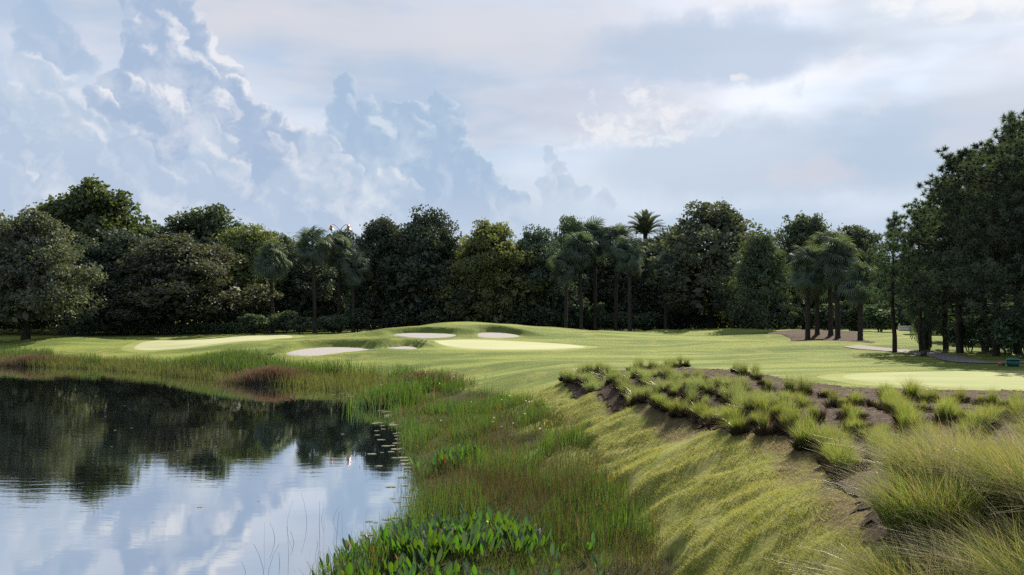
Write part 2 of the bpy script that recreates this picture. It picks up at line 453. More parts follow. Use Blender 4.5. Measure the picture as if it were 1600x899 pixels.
def ground_color(N, pos):
    fair = turf_color(N, pos, (0.190, 0.222, 0.055), (0.085, 0.120, 0.030), (0.245, 0.232, 0.070))  # mown streaks; the dark tone also puts the fairway's shadow bands into colour
    mpb = N.new('ShaderNodeMapping'); mpb.inputs['Scale'].default_value = (1.0, 0.5, 1.0); N.put(mpb.inputs[0], pos)
    n1 = N.noise(mpb.outputs[0], 1.7, 6, 0.68, 0.3)
    n2 = N.noise(pos, 11.0, 5, 0.7)
    bankc = N.mix(N.smooth(n1, 0.36, 0.64), (0.150, 0.175, 0.034), (0.245, 0.235, 0.075))
    bankc = N.mix(N.smooth(n2, 0.50, 0.72, 0.0, 0.75), bankc, (0.105, 0.120, 0.022))
    dirt = N.mix(N.smooth(n2, 0.4, 0.6), (0.060, 0.042, 0.028), (0.13, 0.092, 0.058))
    dm = N.smooth(N.m('ADD', attr(N, 'dirt'), N.m('MULTIPLY', N.m('SUBTRACT', n1, 0.5), 0.9)), 0.42, 0.72)
    bankc = N.mix(N.m('MULTIPLY', dm, 0.85), bankc, dirt)
    c = N.mix(attr(N, 'bank'), fair, bankc)
    mud = N.mix(N.smooth(n2, 0.4, 0.6), (0.030, 0.027, 0.018), (0.055, 0.055, 0.022))
    c = N.mix(attr(N, 'mud'), c, mud)
    return c
M['ground'] = surf('turf', ground_color, 0.95, 0.05,
                   lambda N, pos: N.m('ADD', N.noise(pos, 26, 4, 0.7), N.m('MULTIPLY', N.noise(pos, 3.0, 4, 0.6), 2.0)), 0.05, 0.8)
M['green'] = surf('green_turf', lambda N, pos: turf_color(N, pos, (0.32, 0.325, 0.20), (0.28, 0.295, 0.165), (0.34, 0.33, 0.20)), 0.9, 0.05)
M['tee'] = surf('tee_turf', lambda N, pos: turf_color(N, pos, (0.255, 0.27, 0.125), (0.18, 0.21, 0.085), (0.275, 0.27, 0.125)), 0.9, 0.05)
M['sand'] = surf('bunker_sand', lambda N, pos: N.mix(N.noise(pos, 3.0, 5, 0.6), (0.235, 0.225, 0.222), (0.31, 0.295, 0.29)), 0.95, 0.05,
                 lambda N, pos: N.noise(pos, 6, 4), 0.05)
def mulch_c(N, pos):
    n = N.noise(pos, 26.0, 5, 0.7); n3 = N.noise(pos, 3.0, 4, 0.6)
    c = N.mix(N.smooth(n, 0.35, 0.68), (0.022, 0.015, 0.013), (0.092, 0.064, 0.048))
    return N.mix(N.smooth(n3, 0.55, 0.75, 0, 0.6), c, (0.135, 0.100, 0.062))
M['mulch'] = surf('pine_mulch', mulch_c, 0.95, 0.05, lambda N, pos: N.noise(pos, 30, 5, 0.7), 0.05, 0.9)
M['path'] = surf('path_concrete', lambda N, pos: N.mix(N.noise(pos, 4.0, 5, 0.6), (0.13, 0.125, 0.12), (0.19, 0.18, 0.17)), 0.9, 0.1)

# ------------------------------------------------------------------ terrain height
def P(px, py, z):        # point of height z seen at a pixel
    y = F * (CAMZ - z) / (py - HZ)
    return ((px - 800) / F * y, y, z)

SHORE = [(-400, 95), (-150, 84), (-90, 79), (-60, 75), (-37, 72), (-29, 68.5), (-23, 63), (-18.6, 59), (-15, 55), (-11.2, 52.5), (-8.2, 49), (-6.6, 45),
         (-5.6, 41.5), (-4.4, 38.5), (-4.2, 36), (-3.6, 33), (-3.1, 29.5), (-2.6, 26), (-2.05, 22.6), (-1.8, 19.5), (-2.2, 16.8), (-2.7, 14.5), (-4.4, 10), (-6.5, 3), (-11, -6), (-25, -14), (-60, -20), (-400, -24)]
ctrl = [(x, y, 0.0) for x, y in SHORE[1:-1]]
# pond bottom
ctrl += [(-60, 60, -1.6), (-30, 55, -1.4), (-15, 42, -1.3), (-12, 30, -1.5), (-9, 20, -1.3), (-12, 8, -1.5), (-40, 20, -2.0), (-70, 30, -2), (-6.5, 36, -0.7), (-5.5, 27, -0.8), (-4.8, 20, -0.7), (-22, 56, -0.8), (-42, 67, -.8), (-120, 40, -2), (-30, 5, -1.6)]
# wetland shelf and its landward edge
WET = [(2.7, 6.0), (2.35, 9.5), (2.1, 12.8), (2.0, 17), (1.9, 21.3), (1.43, 27.9), (1.0, 33), (0.3, 38), (-1.0, 43), (-3.6, 50), (-7.5, 55.5), (-12.5, 59.0), (-20, 66), (-30, 73), (-38, 77), (-62, 81), (-92, 85), (-150, 90)]
ctrl += [(x, y, 0.42 if i < 9 else 0.40) for i, (x, y) in enumerate(WET)]
ctrl += [(-0.5, 14, .15), (-0.3, 20, .16), (-0.6, 27, .16), (-1.6, 34, .16), (-2.8, 41, .16)]
# bank crest (edge of the planted bed)
ctrl += [P(870, 601, 1.2), P(930, 613, 1.42), P(1000, 631, 1.6), P(1130, 668, 1.75), P(1240, 690, 1.8), P(1310, 745, 1.82), P(1350, 810, 1.9), (3.6, 8, 1.95), (3.6, 5, 2.1), (1.2, 2.0, 2.2), (0, 0, 2.25), (-3.0, 1, 1.4), (4, -4, 2.3), (0, -10, 2.2), (-8, -14, 1.2), (6, 6, 2.1), (6.5, 2, 2.2), (9, 6, 2.1), (11, 0, 2.2), (5.2, 10.6, 2.0), (8, 12, 2.02), (0, 8, .5), (1.2, 8, .8), (0, 10.5, .22), (-2, 9, .12), (-3, 12, .05), (-1, 5, .9), (0, 5, 1.2),
         (2.9, 12.6, 1.15), (3.1, 17, 1.20), (2.5, 26, 1.12), (2.1, 32, .95), (3.0, 9.5, 1.35)]
# bed, tee, near fairway
ctrl += [(6, 9, 2.05), (8.4, 20, 1.95), (6.5, 28, 1.75), (6, 36, 1.6), (7, 42, 1.5), (12, 14, 2.05), (16, 22, 1.95), (12, 28, 1.78), (12, 34, 1.76), (18, 28, 1.78), (18, 35, 1.76), (26, 30, 1.8), (25, 37, 1.78), (20, 10, 2.1), (30, 15, 2.0),
         (20.4, 41, 1.72), (14, 42, 1.62), (9, 42, 1.5), (0.2, 44.5, 1.0), (3, 40, 1.35), (5, 46, 1.3), (-3, 55, 1.0), (-8, 59, 1.0), (0, 56, 1.3), (8, 54, 1.4), (13, 50, 1.5), (24, 50, 1.72), (32, 50, 1.8), (22, 59, 1.62), (27, 60, 1.7)]
# fairway hillock, green, mound
ctrl += [(13, 60, 1.55), (20, 66, 1.98), (25, 70, 1.9), (15, 70, 1.85), (22, 74, 1.7), (10, 66, 1.45), (6, 63, 1.45), (-2, 60.5, 1.4), (-6, 62, 1.38), (-2, 68, 1.6), (3, 70, 1.6), (-7, 72, 1.7), (-2, 75.5, 1.78), (6, 77, 1.75), (-12, 61.0, .98), (-17, 64, 1.05), (-16, 70, 1.25),
         (-12, 74, 1.5), (-6, 77.4, 1.85), (0, 77.4, 1.85), (-3, 86, 3.15), (-7, 86, 2.95), (1, 86, 2.9), (-13, 90, 2.15), (6, 86, 2.35), (10, 92, 2.0), (-3, 96, 2.1), (-20, 94, 1.7), (15, 85, 1.7), (16, 108, 1.75), (28, 110, 1.6), (26, 82, 1.8), (26, 90, 2.2), (32, 84, 1.9), (35, 70, 1.75)]
ctrl += [(-25, 76, 1.15), (-25, 84, 1.42), (-25, 94, 1.6), (-35, 84, 1.15), (-43, 85, .95), (-48, 91, 1.15), (-60, 100, 1.2), (-60, 118, 1.3), (-30, 108, 1.5), (-20, 115, 1.5), (0, 115, 1.6), (20, 130, 1.5), (-20, 135, 1.5), (-60, 140, 1.5), (60, 140, 1.6), (60, 100, 1.7), (50, 60, 1.8), (60, 20, 2.0), (-90, 100, 1.2), (-140, 130, 1.4)]
C = np.array(ctrl, float)
def tps(r2): return -np.sqrt(r2 + 2.2)
n_ = len(C)
K = tps(((C[:, None, :2] - C[None, :, :2]) ** 2).sum(-1)) - np.eye(n_) * 0.004
Pm = np.hstack([np.ones((n_, 1)), C[:, :2]])
A_ = np.block([[K, Pm], [Pm.T, np.zeros((3, 3))]])
sol = np.linalg.solve(A_, np.concatenate([C[:, 2], np.zeros(3)]))

def vnoise(x, y, seed=0):
    xi = np.floor(x).astype(np.int64); yi = np.floor(y).astype(np.int64)
    fx = x - xi; fy = y - yi
    fx = fx * fx * (3 - 2 * fx); fy = fy * fy * (3 - 2 * fy)
    def h(a, b):
        q = (a * 374761393 + b * 668265263 + seed * 982451653) & 0x7fffffff
        q = ((q ^ (q >> 13)) * 1274126177) & 0x7fffffff
        return ((q ^ (q >> 16)) & 0xffff) / 65535.0
    return (h(xi, yi) * (1 - fx) + h(xi + 1, yi) * fx) * (1 - fy) + (h(xi, yi + 1) * (1 - fx) + h(xi + 1, yi + 1) * fx) * fy
def fbm(x, y, seed=0, o=4):
    s = 0; a = 0.5; t = 0
    for i in range(o):
        s = s + a * vnoise(x, y, seed + i); t += a; x = x * 2.03; y = y * 2.03; a *= 0.5
    return s / t
def sstep(x, a, b):
    t = np.clip((x - a) / (b - a), 0, 1); return t * t * (3 - 2 * t)

WETA = np.array(sorted(WET[:11], key=lambda q: q[1]))
def wet_x(y):            # landward edge of the wetland along the near bank
    return np.interp(y, WETA[:, 1], WETA[:, 0])
CRA = np.array(sorted([P(870, 601, 1.2)[:2], P(930, 613, 1.42)[:2], P(1000, 631, 1.6)[:2], P(1130, 668, 1.75)[:2], P(1240, 690, 1.8)[:2], P(1310, 745, 1.82)[:2], P(1350, 810, 1.9)[:2], (3.7, 6), (3.5, 2), (0.9, 41), (0.2, 44)], key=lambda q: q[1]))
def crest_x(y): return np.interp(y, CRA[:, 1], CRA[:, 0])

# bunkers: (cx, cy, a, b, lip, seed)
BUNK = [(-11.8, 65.0, 2.75, 2.7, 0.52, 1), (-7.3, 66.0, 1.25, 2.0, 0.42, 2), (-6.9, 79.0, 2.5, 1.7, 0.40, 3), (-1.2, 79.0, 1.85, 1.7, 0.40, 4)]
FLOOR = [(1.29, 0.20), (1.38, 0.15), (1.98, 0.17), (1.98, 0.17)]
def bunk_r(b, x, y):
    cx, cyy, a, bb, L, s = b
    u = (x - cx) / a; v = (y - cyy) / bb
    th = np.arctan2(v, u)
    return np.hypot(u, v) / (1 + 0.10 * np.sin(2 * th + s) + 0.07 * np.sin(3 * th + 2.1 * s)), v

def height(x, y):
    x = np.asarray(x, float); y = np.asarray(y, float)
    sh = x.shape; x = x.ravel(); y = y.ravel()
    xc = np.clip(x, -150, 75); yc = np.clip(y, -18, 142)
    z = np.empty(len(x))
    for i in range(0, len(x), 20000):
        s = slice(i, i + 20000)
        r2 = (xc[s, None] - C[None, :, 0]) ** 2 + (yc[s, None] - C[None, :, 1]) ** 2
        z[s] = tps(r2) @ sol[:n_] + sol[n_] + xc[s] * sol[n_ + 1] + yc[s] * sol[n_ + 2]
    far = sstep(np.maximum(np.abs(x + 30) - 110, y - 130), 0, 60)
    z = np.where(y > 60, z * (1 - far) + 1.5 * far, z)
    z = np.clip(z, -2.2, 4.0)
    # the turf of the bank lies in folds
    nb = sstep(y, 6, 9) * (1 - sstep(y, 36, 43))
    wx = wet_x(y); cx = crest_x(y)
    f = (x - wx) / np.maximum(cx - wx, 0.4)
    band = sstep(f, -0.15, 0.10) * (1 - sstep(f, 0.72, 1.05)) * nb
    q = y + 0.55 * (x - 2) + 1.2 * fbm(x * 0.5, y * 0.35, 11, 3)
    fold = fbm(q * 1.9, x * 0.45 + 3, 21, 3) - 0.5
    fold = 1.2 * fold + 0.35 * np.maximum(0, np.sin(q * 3.9 + 7 * fbm(x * .6, y * .5, 5, 3))) + 0.9 * (fbm(x * 1.6 + y * .5, y * 1.9, 23, 3) - .5)
    z = z + band * (0.16 * fold * (1 - 0.65 * np.clip(f, 0, 1)) + 0.07 * (fbm(x * 3.4, y * 3.0, 31, 3) - 0.5))
    # scalloped drop at the foot of the bank
    edge = np.exp(-((f - 0.02 - 0.18 * (fbm(y * 0.9, y * 0 + 2, 41, 2) - .5)) / 0.13) ** 2) * nb
    z = z - 0.20 * edge * sstep(fbm(y * 0.8, x * 0.3, 43, 2), 0.35, 0.6)
    # rolling fairway
    roll = sstep(y, 42, 50) * (1 - sstep(y, 92, 104)) * sstep(z, 0.8, 1.2)
    roll = roll * (1 - np.exp(-(((x + 1) / 11) ** 2 + ((y - 71) / 11) ** 2)))
    z = z + roll * (0.75 * (fbm(x / 10 + 3, y / 6.5, 57, 2) - 0.5) + 0.16 * (fbm(x / 3.4, y / 2.6, 58, 2) - .5))
    # general small unevenness
    z = z + 0.05 * (fbm(x * 0.25, y * 0.25, 51, 3) - 0.5) * sstep(z, 0.3, 0.9)
    ins = np.zeros(len(x)); fl = np.zeros(len(x)); lip = np.zeros(len(x))
    for q_, b in enumerate(BUNK):
        r, v = bunk_r(b, x, y)
        back = sstep(v, -0.25, 0.55)
        lip = np.maximum(lip, b[4] * np.where(r < 1.32, np.exp(-((r - 1.32) / 0.21) ** 2), np.exp(-((r - 1.32) / 0.75) ** 2)) * back)
        m_ = 1 - sstep(r, 0.92, 1.10)
        zc, rise = FLOOR[q_]
        fl = np.where(m_ > ins, zc + rise * v, fl); ins = np.maximum(ins, m_)
    z = (z + lip) * (1 - ins) + fl * ins
    return z.reshape(sh)

def h1(x, y): return float(height(np.array([x]), np.array([y]))[0])
YS = np.concatenate([np.arange(5, 40, 0.1), np.arange(40, 145, 0.25)])
def hit(px, py):         # ground point seen at a pixel
    d = (px - 800) / F; e = (HZ - py) / F
    x = d * YS; z = CAMZ + e * YS
    g = height(x, YS)
    k = np.argmax(z <= g)
    if not (z <= g).any(): k = len(YS) - 1
    return np.array([x[k], YS[k], g[k]])

# ------------------------------------------------------------------ ground sheet
def axis(segs):
    out = []
    for a, b, st in segs: out.append(np.arange(a, b, st))
    return np.concatenate(out + [[segs[-1][1]]])
gx = np.concatenate([-np.geomspace(3000, 60, 24)[:-1], axis([(-60, -16, 0.7), (-16, -3, 0.32), (-3, 7, 0.11), (7, 14, 0.25), (14, 36, 0.5), (36, 60, 1.2)]), np.geomspace(60, 3000, 24)[1:]])
gy = np.concatenate([-np.geomspace(600, 20, 12)[:-1], axis([(-20, 6, 1.0), (6, 38, 0.11), (38, 60, 0.3), (60, 90, 0.28), (90, 140, 1.0)]), np.geomspace(140, 5000, 26)[1:]])
GX, GY = np.meshgrid(gx, gy)
GZ = height(GX, GY)
ny, nx = GX.shape
ii = np.arange(ny - 1)[:, None] * nx + np.arange(nx - 1)[None]
Qg = np.stack([ii, ii + 1, ii + nx + 1, ii + nx], -1).reshape(-1, 4)
fx = GX.ravel(); fy = GY.ravel(); fz = GZ.ravel()
ff = (fx - wet_x(fy)) / np.maximum(crest_x(fy) - wet_x(fy), 0.4)
bank = sstep(ff, -0.1, 0.1) * (1 - sstep(fx - crest_x(fy), 0.6, 2.2)) * (1 - sstep(fy, 36, 44))
bank = np.maximum(bank, (1 - sstep(fy, 6, 12)) * (fx > wet_x(fy)))
dirt = (sstep(ff, 0.45, 1.0)) * (1 - sstep(fy, 26, 42)) * 0.80
mud = 1 - sstep(fz + 0.25 * (fbm(fx * 1.2, fy * 1.2, 3, 3) - .5), 0.30, 0.46)
ground = link('ground', mesh_np('ground', np.stack([fx, fy, fz], -1), Qg, {'bank': bank, 'dirt': dirt, 'mud': mud}, True), M['ground'])
tag(ground, kind='structure')

# ------------------------------------------------------------------ draped patches
def drape(name, outline, mat, lift=0.03, rings=14, kind='structure', fn=None):
    """patch that follows the ground inside a closed outline (x, y)"""
    o = np.array(outline, float); c = o.mean(0); n = len(o)
    t = (np.arange(rings) + 1) / rings
    XY = np.concatenate([c[None], (c + t[:, None, None] * (o - c)[None]).reshape(-1, 2)])
    z = height(XY[:, 0], XY[:, 1]) + lift
    z[-n:] -= lift * 1.5
    if fn is not None: z = fn(XY, z)
    T = np.array([[0, 1 + j, 1 + (j + 1) % n] for j in range(n)])
    i = 1 + np.arange(rings - 1)[:, None] * n; j = np.arange(n)[None]
    Q = np.stack([i + j, i + n + j, i + n + (j + 1) % n, i + (j + 1) % n], -1).reshape(-1, 4)
    ob = link(name, mesh_np(name, np.c_[XY, z], [Q, T], None, True), mat)
    return tag(ob, kind=kind)

def ellipse(cx, cyy, a, b, n=72, p=2.0, wob=0.04, s=0.0):
    th = np.linspace(0, 2 * np.pi, n, endpoint=False)
    c, si = np.cos(th), np.sin(th)
    r = 1 + wob * np.sin(2 * th + s) + wob * 0.7 * np.sin(3 * th + 2 * s)
    return np.c_[cx + a * r * np.sign(c) * np.abs(c) ** (2 / p), cyy + b * r * np.sign(si) * np.abs(si) ** (2 / p)]

pg = ellipse(0.1, 68.8, 5.2, 6.6, wob=0.05, s=1.0)
pg[:, 0] -= 0.36 * (pg[:, 1] - 66.5)
M['fringe'] = surf('fringe_turf', lambda N, pos: turf_color(N, pos, (0.22, 0.245, 0.085), (0.15, 0.18, 0.055), (0.25, 0.24, 0.09)), 0.95, 0.05, lambda N, pos: N.noise(pos, 20, 4), .03)
def grow(o, m):
    o = np.asarray(o); c = o.mean(0); d = o - c; return o + d / np.linalg.norm(d, axis=1)[:, None] * m
drape('green_fringe', grow(pg, 0.75), M['fringe'], 0.02)
drape('green_fringe', ellipse(-25.2, 84.5, 7.0, 9.9, wob=0.04, s=0.5), M['fringe'], 0.02)
drape('tee_fringe', ellipse(20.5, 31.8, 10.6, 5.5, p=2.6, wob=0.02), M['fringe'], 0.018, 20)
drape('putting_green', pg, M['green'], 0.035)
drape('far_green', ellipse(-25.2, 84.5, 6.2, 9.0, wob=0.04, s=0.5), M['green'], 0.035)
drape('tee_ground', ellipse(20.5, 31.8, 10.0, 4.9, p=2.6, wob=0.02), M['tee'], 0.03, 20)
for b in BUNK:
    th = np.linspace(0, 2 * np.pi, 60, endpoint=False)
    k = 0.98 * (1 + 0.10 * np.sin(2 * th + b[5]) + 0.07 * np.sin(3 * th + 2.1 * b[5]))
    drape('sand_bunker', np.c_[b[0] + b[2] * k * np.cos(th), b[1] + b[3] * k * np.sin(th)], M['sand'], 0.035, 12)
# planted bed of mulch
bed_px = [(868, 600), (930, 612), (1000, 631), (1070, 650), (1130, 668), (1190, 678), (1245, 688), (1275, 712), (1312, 745), (1335, 790), (1360, 840), (1400, 898)]
bed = [tuple(hit(*q)[:2]) for q in bed_px] + [(3.9, 5.5), (8, 4.5), (14, 8), (17, 14), (18.5, 20), (17.5, 24.5), (14.5, 26.3), (11.4, 27.0), (9.6, 28.4), (8.7, 31), (8.8, 36), (8.4, 40.5), (7.2, 43), (5.2, 42.4), (3.4, 40.4), (2.3, 38.8)]
def resample(poly, n, jit=0.0):
    p = np.array(poly + [poly[0]], float); d = np.r_[0, np.cumsum(np.hypot(*np.diff(p, axis=0).T))]
    s = np.linspace(0, d[-1], n, endpoint=False)
    q = np.c_[np.interp(s, d, p[:, 0]), np.interp(s, d, p[:, 1])]
    return q + rng.normal(0, jit, q.shape)
BED = resample(bed, 220, 0.07)
def inside(poly, q):
    c = np.zeros(len(q), bool); j = len(poly) - 1
    for i in range(len(poly)):
        xi, yi = poly[i]; xj, yj = poly[j]
        c ^= ((yi > q[:, 1]) != (yj > q[:, 1])) & (q[:, 0] < (xj - xi) * (q[:, 1] - yi) / (yj - yi + 1e-12) + xi)
        j = i
    return c
def patch(name, poly, mat, lift=0.03, st=0.14):
    mn, mxx = poly.min(0) - st, poly.max(0) + st
    ax = np.arange(mn[0], mxx[0], st); ay = np.arange(mn[1], mxx[1], st)
    X, Y = np.meshgrid(ax, ay)
    X = X + rng.uniform(-.3, .3, X.shape) * st; Y = Y + rng.uniform(-.3, .3, Y.shape) * st
    V = np.c_[X.ravel(), Y.ravel()]
    i = np.arange(len(ay) - 1)[:, None] * len(ax) + np.arange(len(ax) - 1)[None]
    Q = np.stack([i, i + 1, i + len(ax) + 1, i + len(ax)], -1).reshape(-1, 4)
    Q = Q[inside(poly, V[Q].mean(1))]
    u, inv = np.unique(Q.ravel(), return_inverse=True)
    V = V[u]; z = height(V[:, 0], V[:, 1]) + lift + 0.035 * (fbm(V[:, 0] * 4, V[:, 1] * 4, 91, 3) - .5)
    return tag(link(name, mesh_np(name, np.c_[V, z], inv.reshape(-1, 4), None, True), mat), kind='structure')
patch('mulch_bed', BED, M['mulch'])
pm = [tuple(hit(*q)[:2]) for q in ((1232, 529), (1290, 533), (1340, 537), (1372, 538))]
drape('palm_mulch_bed', resample(pm + [(30.5, 88), (26.5, 91), (22, 88)], 60, 0.1), M['mulch'], 0.05, 16)
# concrete cart path
pp = [(1526, 568), (1482, 559), (1450, 555), (1434, 551), (1400, 548), (1366, 546), (1330, 541)]
pc = np.array([hit(*q)[:2] for q in pp])
pc = np.vstack([[28.5, 43.0], pc])
def strip(name, pc, w, mat, lift=0.03, nseg=60):
    d = np.r_[0, np.cumsum(np.hypot(*np.diff(pc, axis=0).T))]
    s = np.linspace(0, d[-1], nseg)
    q = np.c_[np.interp(s, d, pc[:, 0]), np.interp(s, d, pc[:, 1])]
    for _ in range(6): q[1:-1] = (q[:-2] + q[1:-1] * 2 + q[2:]) / 4
    tn = np.gradient(q, axis=0); tn /= np.linalg.norm(tn, axis=1)[:, None]
    nr = np.c_[-tn[:, 1], tn[:, 0]]
    cols = np.linspace(-.5, .5, 5) * w
    XY = (q[:, None] + nr[:, None] * cols[None, :, None]).reshape(-1, 2)
    i = np.arange(nseg - 1)[:, None] * 5; j = np.arange(4)[None]
    Q = np.stack([i + j, i + j + 1, i + j + 6, i + j + 5], -1).reshape(-1, 4)
    z = height(XY[:, 0], XY[:, 1]) + lift
    return tag(link(name, mesh_np(name, np.c_[XY, z], Q, None, True), mat), kind='structure')
strip('cart_path', pc, 1.5, M['path'])

# ------------------------------------------------------------------ water
def water_mat():
    m, N, t = new_mat('pond_water')
    geo = N.new('ShaderNodeNewGeometry')
    mp = N.new('ShaderNodeMapping'); mp.inputs['Scale'].default_value = (0.55, 1.6, 1.0); N.put(mp.inputs[0], geo.outputs['Position'])
    h = N.m('ADD', N.noise(mp.outputs[0], 1.6, 4, 0.6, 0.4), N.m('MULTIPLY', N.noise(mp.outputs[0], 0.25, 2, 0.5), 1.2))
    b = N.new('ShaderNodeBump'); b.inputs['Distance'].default_value = 0.004; b.inputs['Strength'].default_value = 0.35
    N.put(b.inputs['Height'], N.m('MULTIPLY', h, N.smooth(N.noise(geo.outputs['Position'], 0.11, 3, 0.6), 0.40, 0.66, 0.35, 2.2)))
    gl = N.new('ShaderNodeBsdfGlossy'); gl.inputs['Roughness'].default_value = 0.02; gl.inputs[0].default_value = (0.96, 0.98, 1.0, 1)
    di = N.new('ShaderNodeBsdfDiffuse'); di.inputs[0].default_value = (0.012, 0.017, 0.016, 1)
    t.links.new(b.outputs[0], gl.inputs['Normal'])
    fr = N.new('ShaderNodeFresnel'); fr.inputs[0].default_value = 2.6
    mx = N.new('ShaderNodeMixShader')
    N.put(mx.inputs[0], N.m('ADD', N.m('MULTIPLY', fr.outputs[0], 0.30), 0.70, clamp=True))
    t.links.new(di.outputs[0], mx.inputs[1]); t.links.new(gl.outputs[0], mx.inputs[2])
    o = N.new('ShaderNodeOutputMaterial'); t.links.new(mx.outputs[0], o.inputs[0])
    return m
wv = [(-400, -24), (-60, -20), (-25, -16), (-11, -9), (-5.5, 0), (-1.5, 10), (0.5, 20), (0, 34), (-3, 45), (-7, 53), (-12, 57), (-18, 63), (-28, 72), (-37, 75.5), (-62, 79), (-92, 83), (-150, 88), (-400, 100)]
wm = bpy.data.meshes.new('pond_water')
wm.from_pydata([(x, y, 0.0) for x, y in wv], [], [list(range(len(wv)))])
tag(link('pond_water', wm, water_mat()), kind='structure')

# ------------------------------------------------------------------ trees
def oak_meshes(seed, leaf=0.15, nclump=130, per=190, spread=1.0, low=0.25, top_pts=0, flat=1.0, gap=0.0, clump_r=(0.10, 0.19)):
    """unit tree: height 1, crown half width 0.5; returns trunk mesh, crown mesh. leaf = leaf half length / height"""
    rs = np.random.default_rng(seed)
    trunk = MB()
    n = 7
    zt = np.linspace(0, 0.55, n)
    px = np.cumsum(rs.normal(0, 0.010, n)); py = np.cumsum(rs.normal(0, 0.010, n)); px -= px[0]; py -= py[0]
    main = np.c_[px, py, zt]
    rad = 0.026 * (1 - 0.62 * zt / 0.55); rad[0] *= 1.5
    tube(trunk, main, rad, 8)
    ends = []
    for i in range(9):
        a = i * 2.4 + rs.uniform(-.4, .4)
        b = main[rs.integers(2, n)]
        L = rs.uniform(0.18, 0.32)
        e = b + np.array([math.cos(a) * L * 0.85, math.sin(a) * L * 0.85, rs.uniform(0.05, 0.18)])
        m = (b + e) / 2 + np.array([0, 0, 0.05]) + rs.normal(0, 0.015, 3)
        tube(trunk, [b, (b + m) / 2, m, (m + e) / 2, e], [0.013, 0.011, 0.009, 0.006, 0.003], 6)
        ends.append(e)
        for _ in range(2):
            e2 = e + np.array([rs.normal(0, .06), rs.normal(0, .06), rs.uniform(0.0, .08)])
            tube(trunk, [m, (m + e2) / 2 + rs.normal(0, .01, 3), e2], [0.006, 0.004, 0.002], 5)
            ends.append(e2)
    crown = MB()
    # clumps fill a lumpy dome
    ph = rs.uniform(0, 6.28, 6)
    th = rs.uniform(0, 2 * np.pi, nclump); s = rs.random(nclump) ** 0.85
    def lump(th, s):
        return 1 + 0.16 * np.sin(2 * th + ph[0] + 3 * s) + 0.13 * np.sin(3 * th + ph[1] - 5 * s) + 0.10 * np.sin(5 * th + ph[2] + 9 * s)
    topv = 1 - 0.17 * (0.5 + 0.5 * np.sin(2 * th + ph[3])) - 0.10 * (0.5 + 0.5 * np.sin(5 * th + ph[4]))
    Rz = 0.44 * spread * (1 - s ** 2.4) ** 0.55 * (0.72 + 0.28 * np.minimum(1, s * 4)) * lump(th, s)
    rr = rs.uniform(0.12, 1.0, nclump) ** 0.55
    CC = np.c_[np.cos(th) * Rz * rr, np.sin(th) * Rz * rr, low + 0.04 + s * (0.94 - low) * (topv * rr + (1 - rr))]
    # big dark-hidden leaves deep inside close the crown
    no = 1500
    s = rs.random(no); th = rs.uniform(0, 2 * np.pi, no)
    Rz = 0.36 * spread * (1 - s ** 2.4) ** 0.55 * (0.7 + 0.3 * np.minimum(1, s * 4)) * lump(th, s) * rs.random(no) ** .5
    leafquads(crown, np.c_[np.cos(th) * Rz, np.sin(th) * Rz, low + 0.04 + s * (0.80 - low)], leaf * 3.0 * rs.uniform(.6, 1.1, no))
    if top_pts:      # shoots that stand out over the outline
        k = rs.integers(0, nclump, top_pts)
        T = CC[k] + np.c_[rs.normal(0, .03, top_pts), rs.normal(0, .03, top_pts), rs.uniform(.03, .09, top_pts)]
        CC = np.vstack([CC, T])
    for i, c in enumerate(CC):
        r = rs.uniform(*clump_r) * (0.45 if i >= nclump else 1.0)
        m = int(per * (0.35 if i >= nclump else 1.0))
        d = rs.normal(size=(m, 3)); d /= np.linalg.norm(d, axis=1)[:, None]
        q = rs.uniform(0.15, 1.0, m) ** 0.5
        Pn = c + d * (q * r)[:, None] * np.array([1.0, 1.0, 0.62 * flat])
        cr = np.clip(rs.normal(rs.uniform(.2, .8), 0.22, m), 0, 1)
        leafquads(crown, Pn, leaf * rs.uniform(0.6, 1.25, m), r=cr)
    # spray leaves between clumps so that the outline frays
    d = rs.normal(size=(900, 3)); d /= np.linalg.norm(d, axis=1)[:, None]
    k = rs.integers(0, len(CC), 900)
    leafquads(crown, CC[k] + d * rs.uniform(0.03, 0.09, 900)[:, None] * np.array([1, 1, 0.8]), leaf * 0.9)
    return trunk.mesh('trunk'), crown.mesh('crown')

OAK = {
    'round': oak_meshes(11, 0.0120, 170, 150, low=0.10, top_pts=30, clump_r=(0.07, 0.14)),
    'broad': oak_meshes(12, 0.0130, 170, 150, low=0.12, spread=1.1, top_pts=30, clump_r=(0.07, 0.14)),
    'airy': oak_meshes(13, 0.0110, 170, 130, low=0.10, top_pts=90, clump_r=(0.05, 0.11)),
    'tall': oak_meshes(14, 0.0115, 180, 140, top_pts=60, low=0.05, spread=0.95, clump_r=(0.06, 0.12)),
    'bushy': oak_meshes(15, 0.0120, 180, 150, low=0.0, spread=1.05, top_pts=50, clump_r=(0.06, 0.13)),
    'clumpy': oak_meshes(16, 0.0150, 110, 190, low=0.12, clump_r=(0.08, 0.13), flat=1.3, top_pts=45),
}

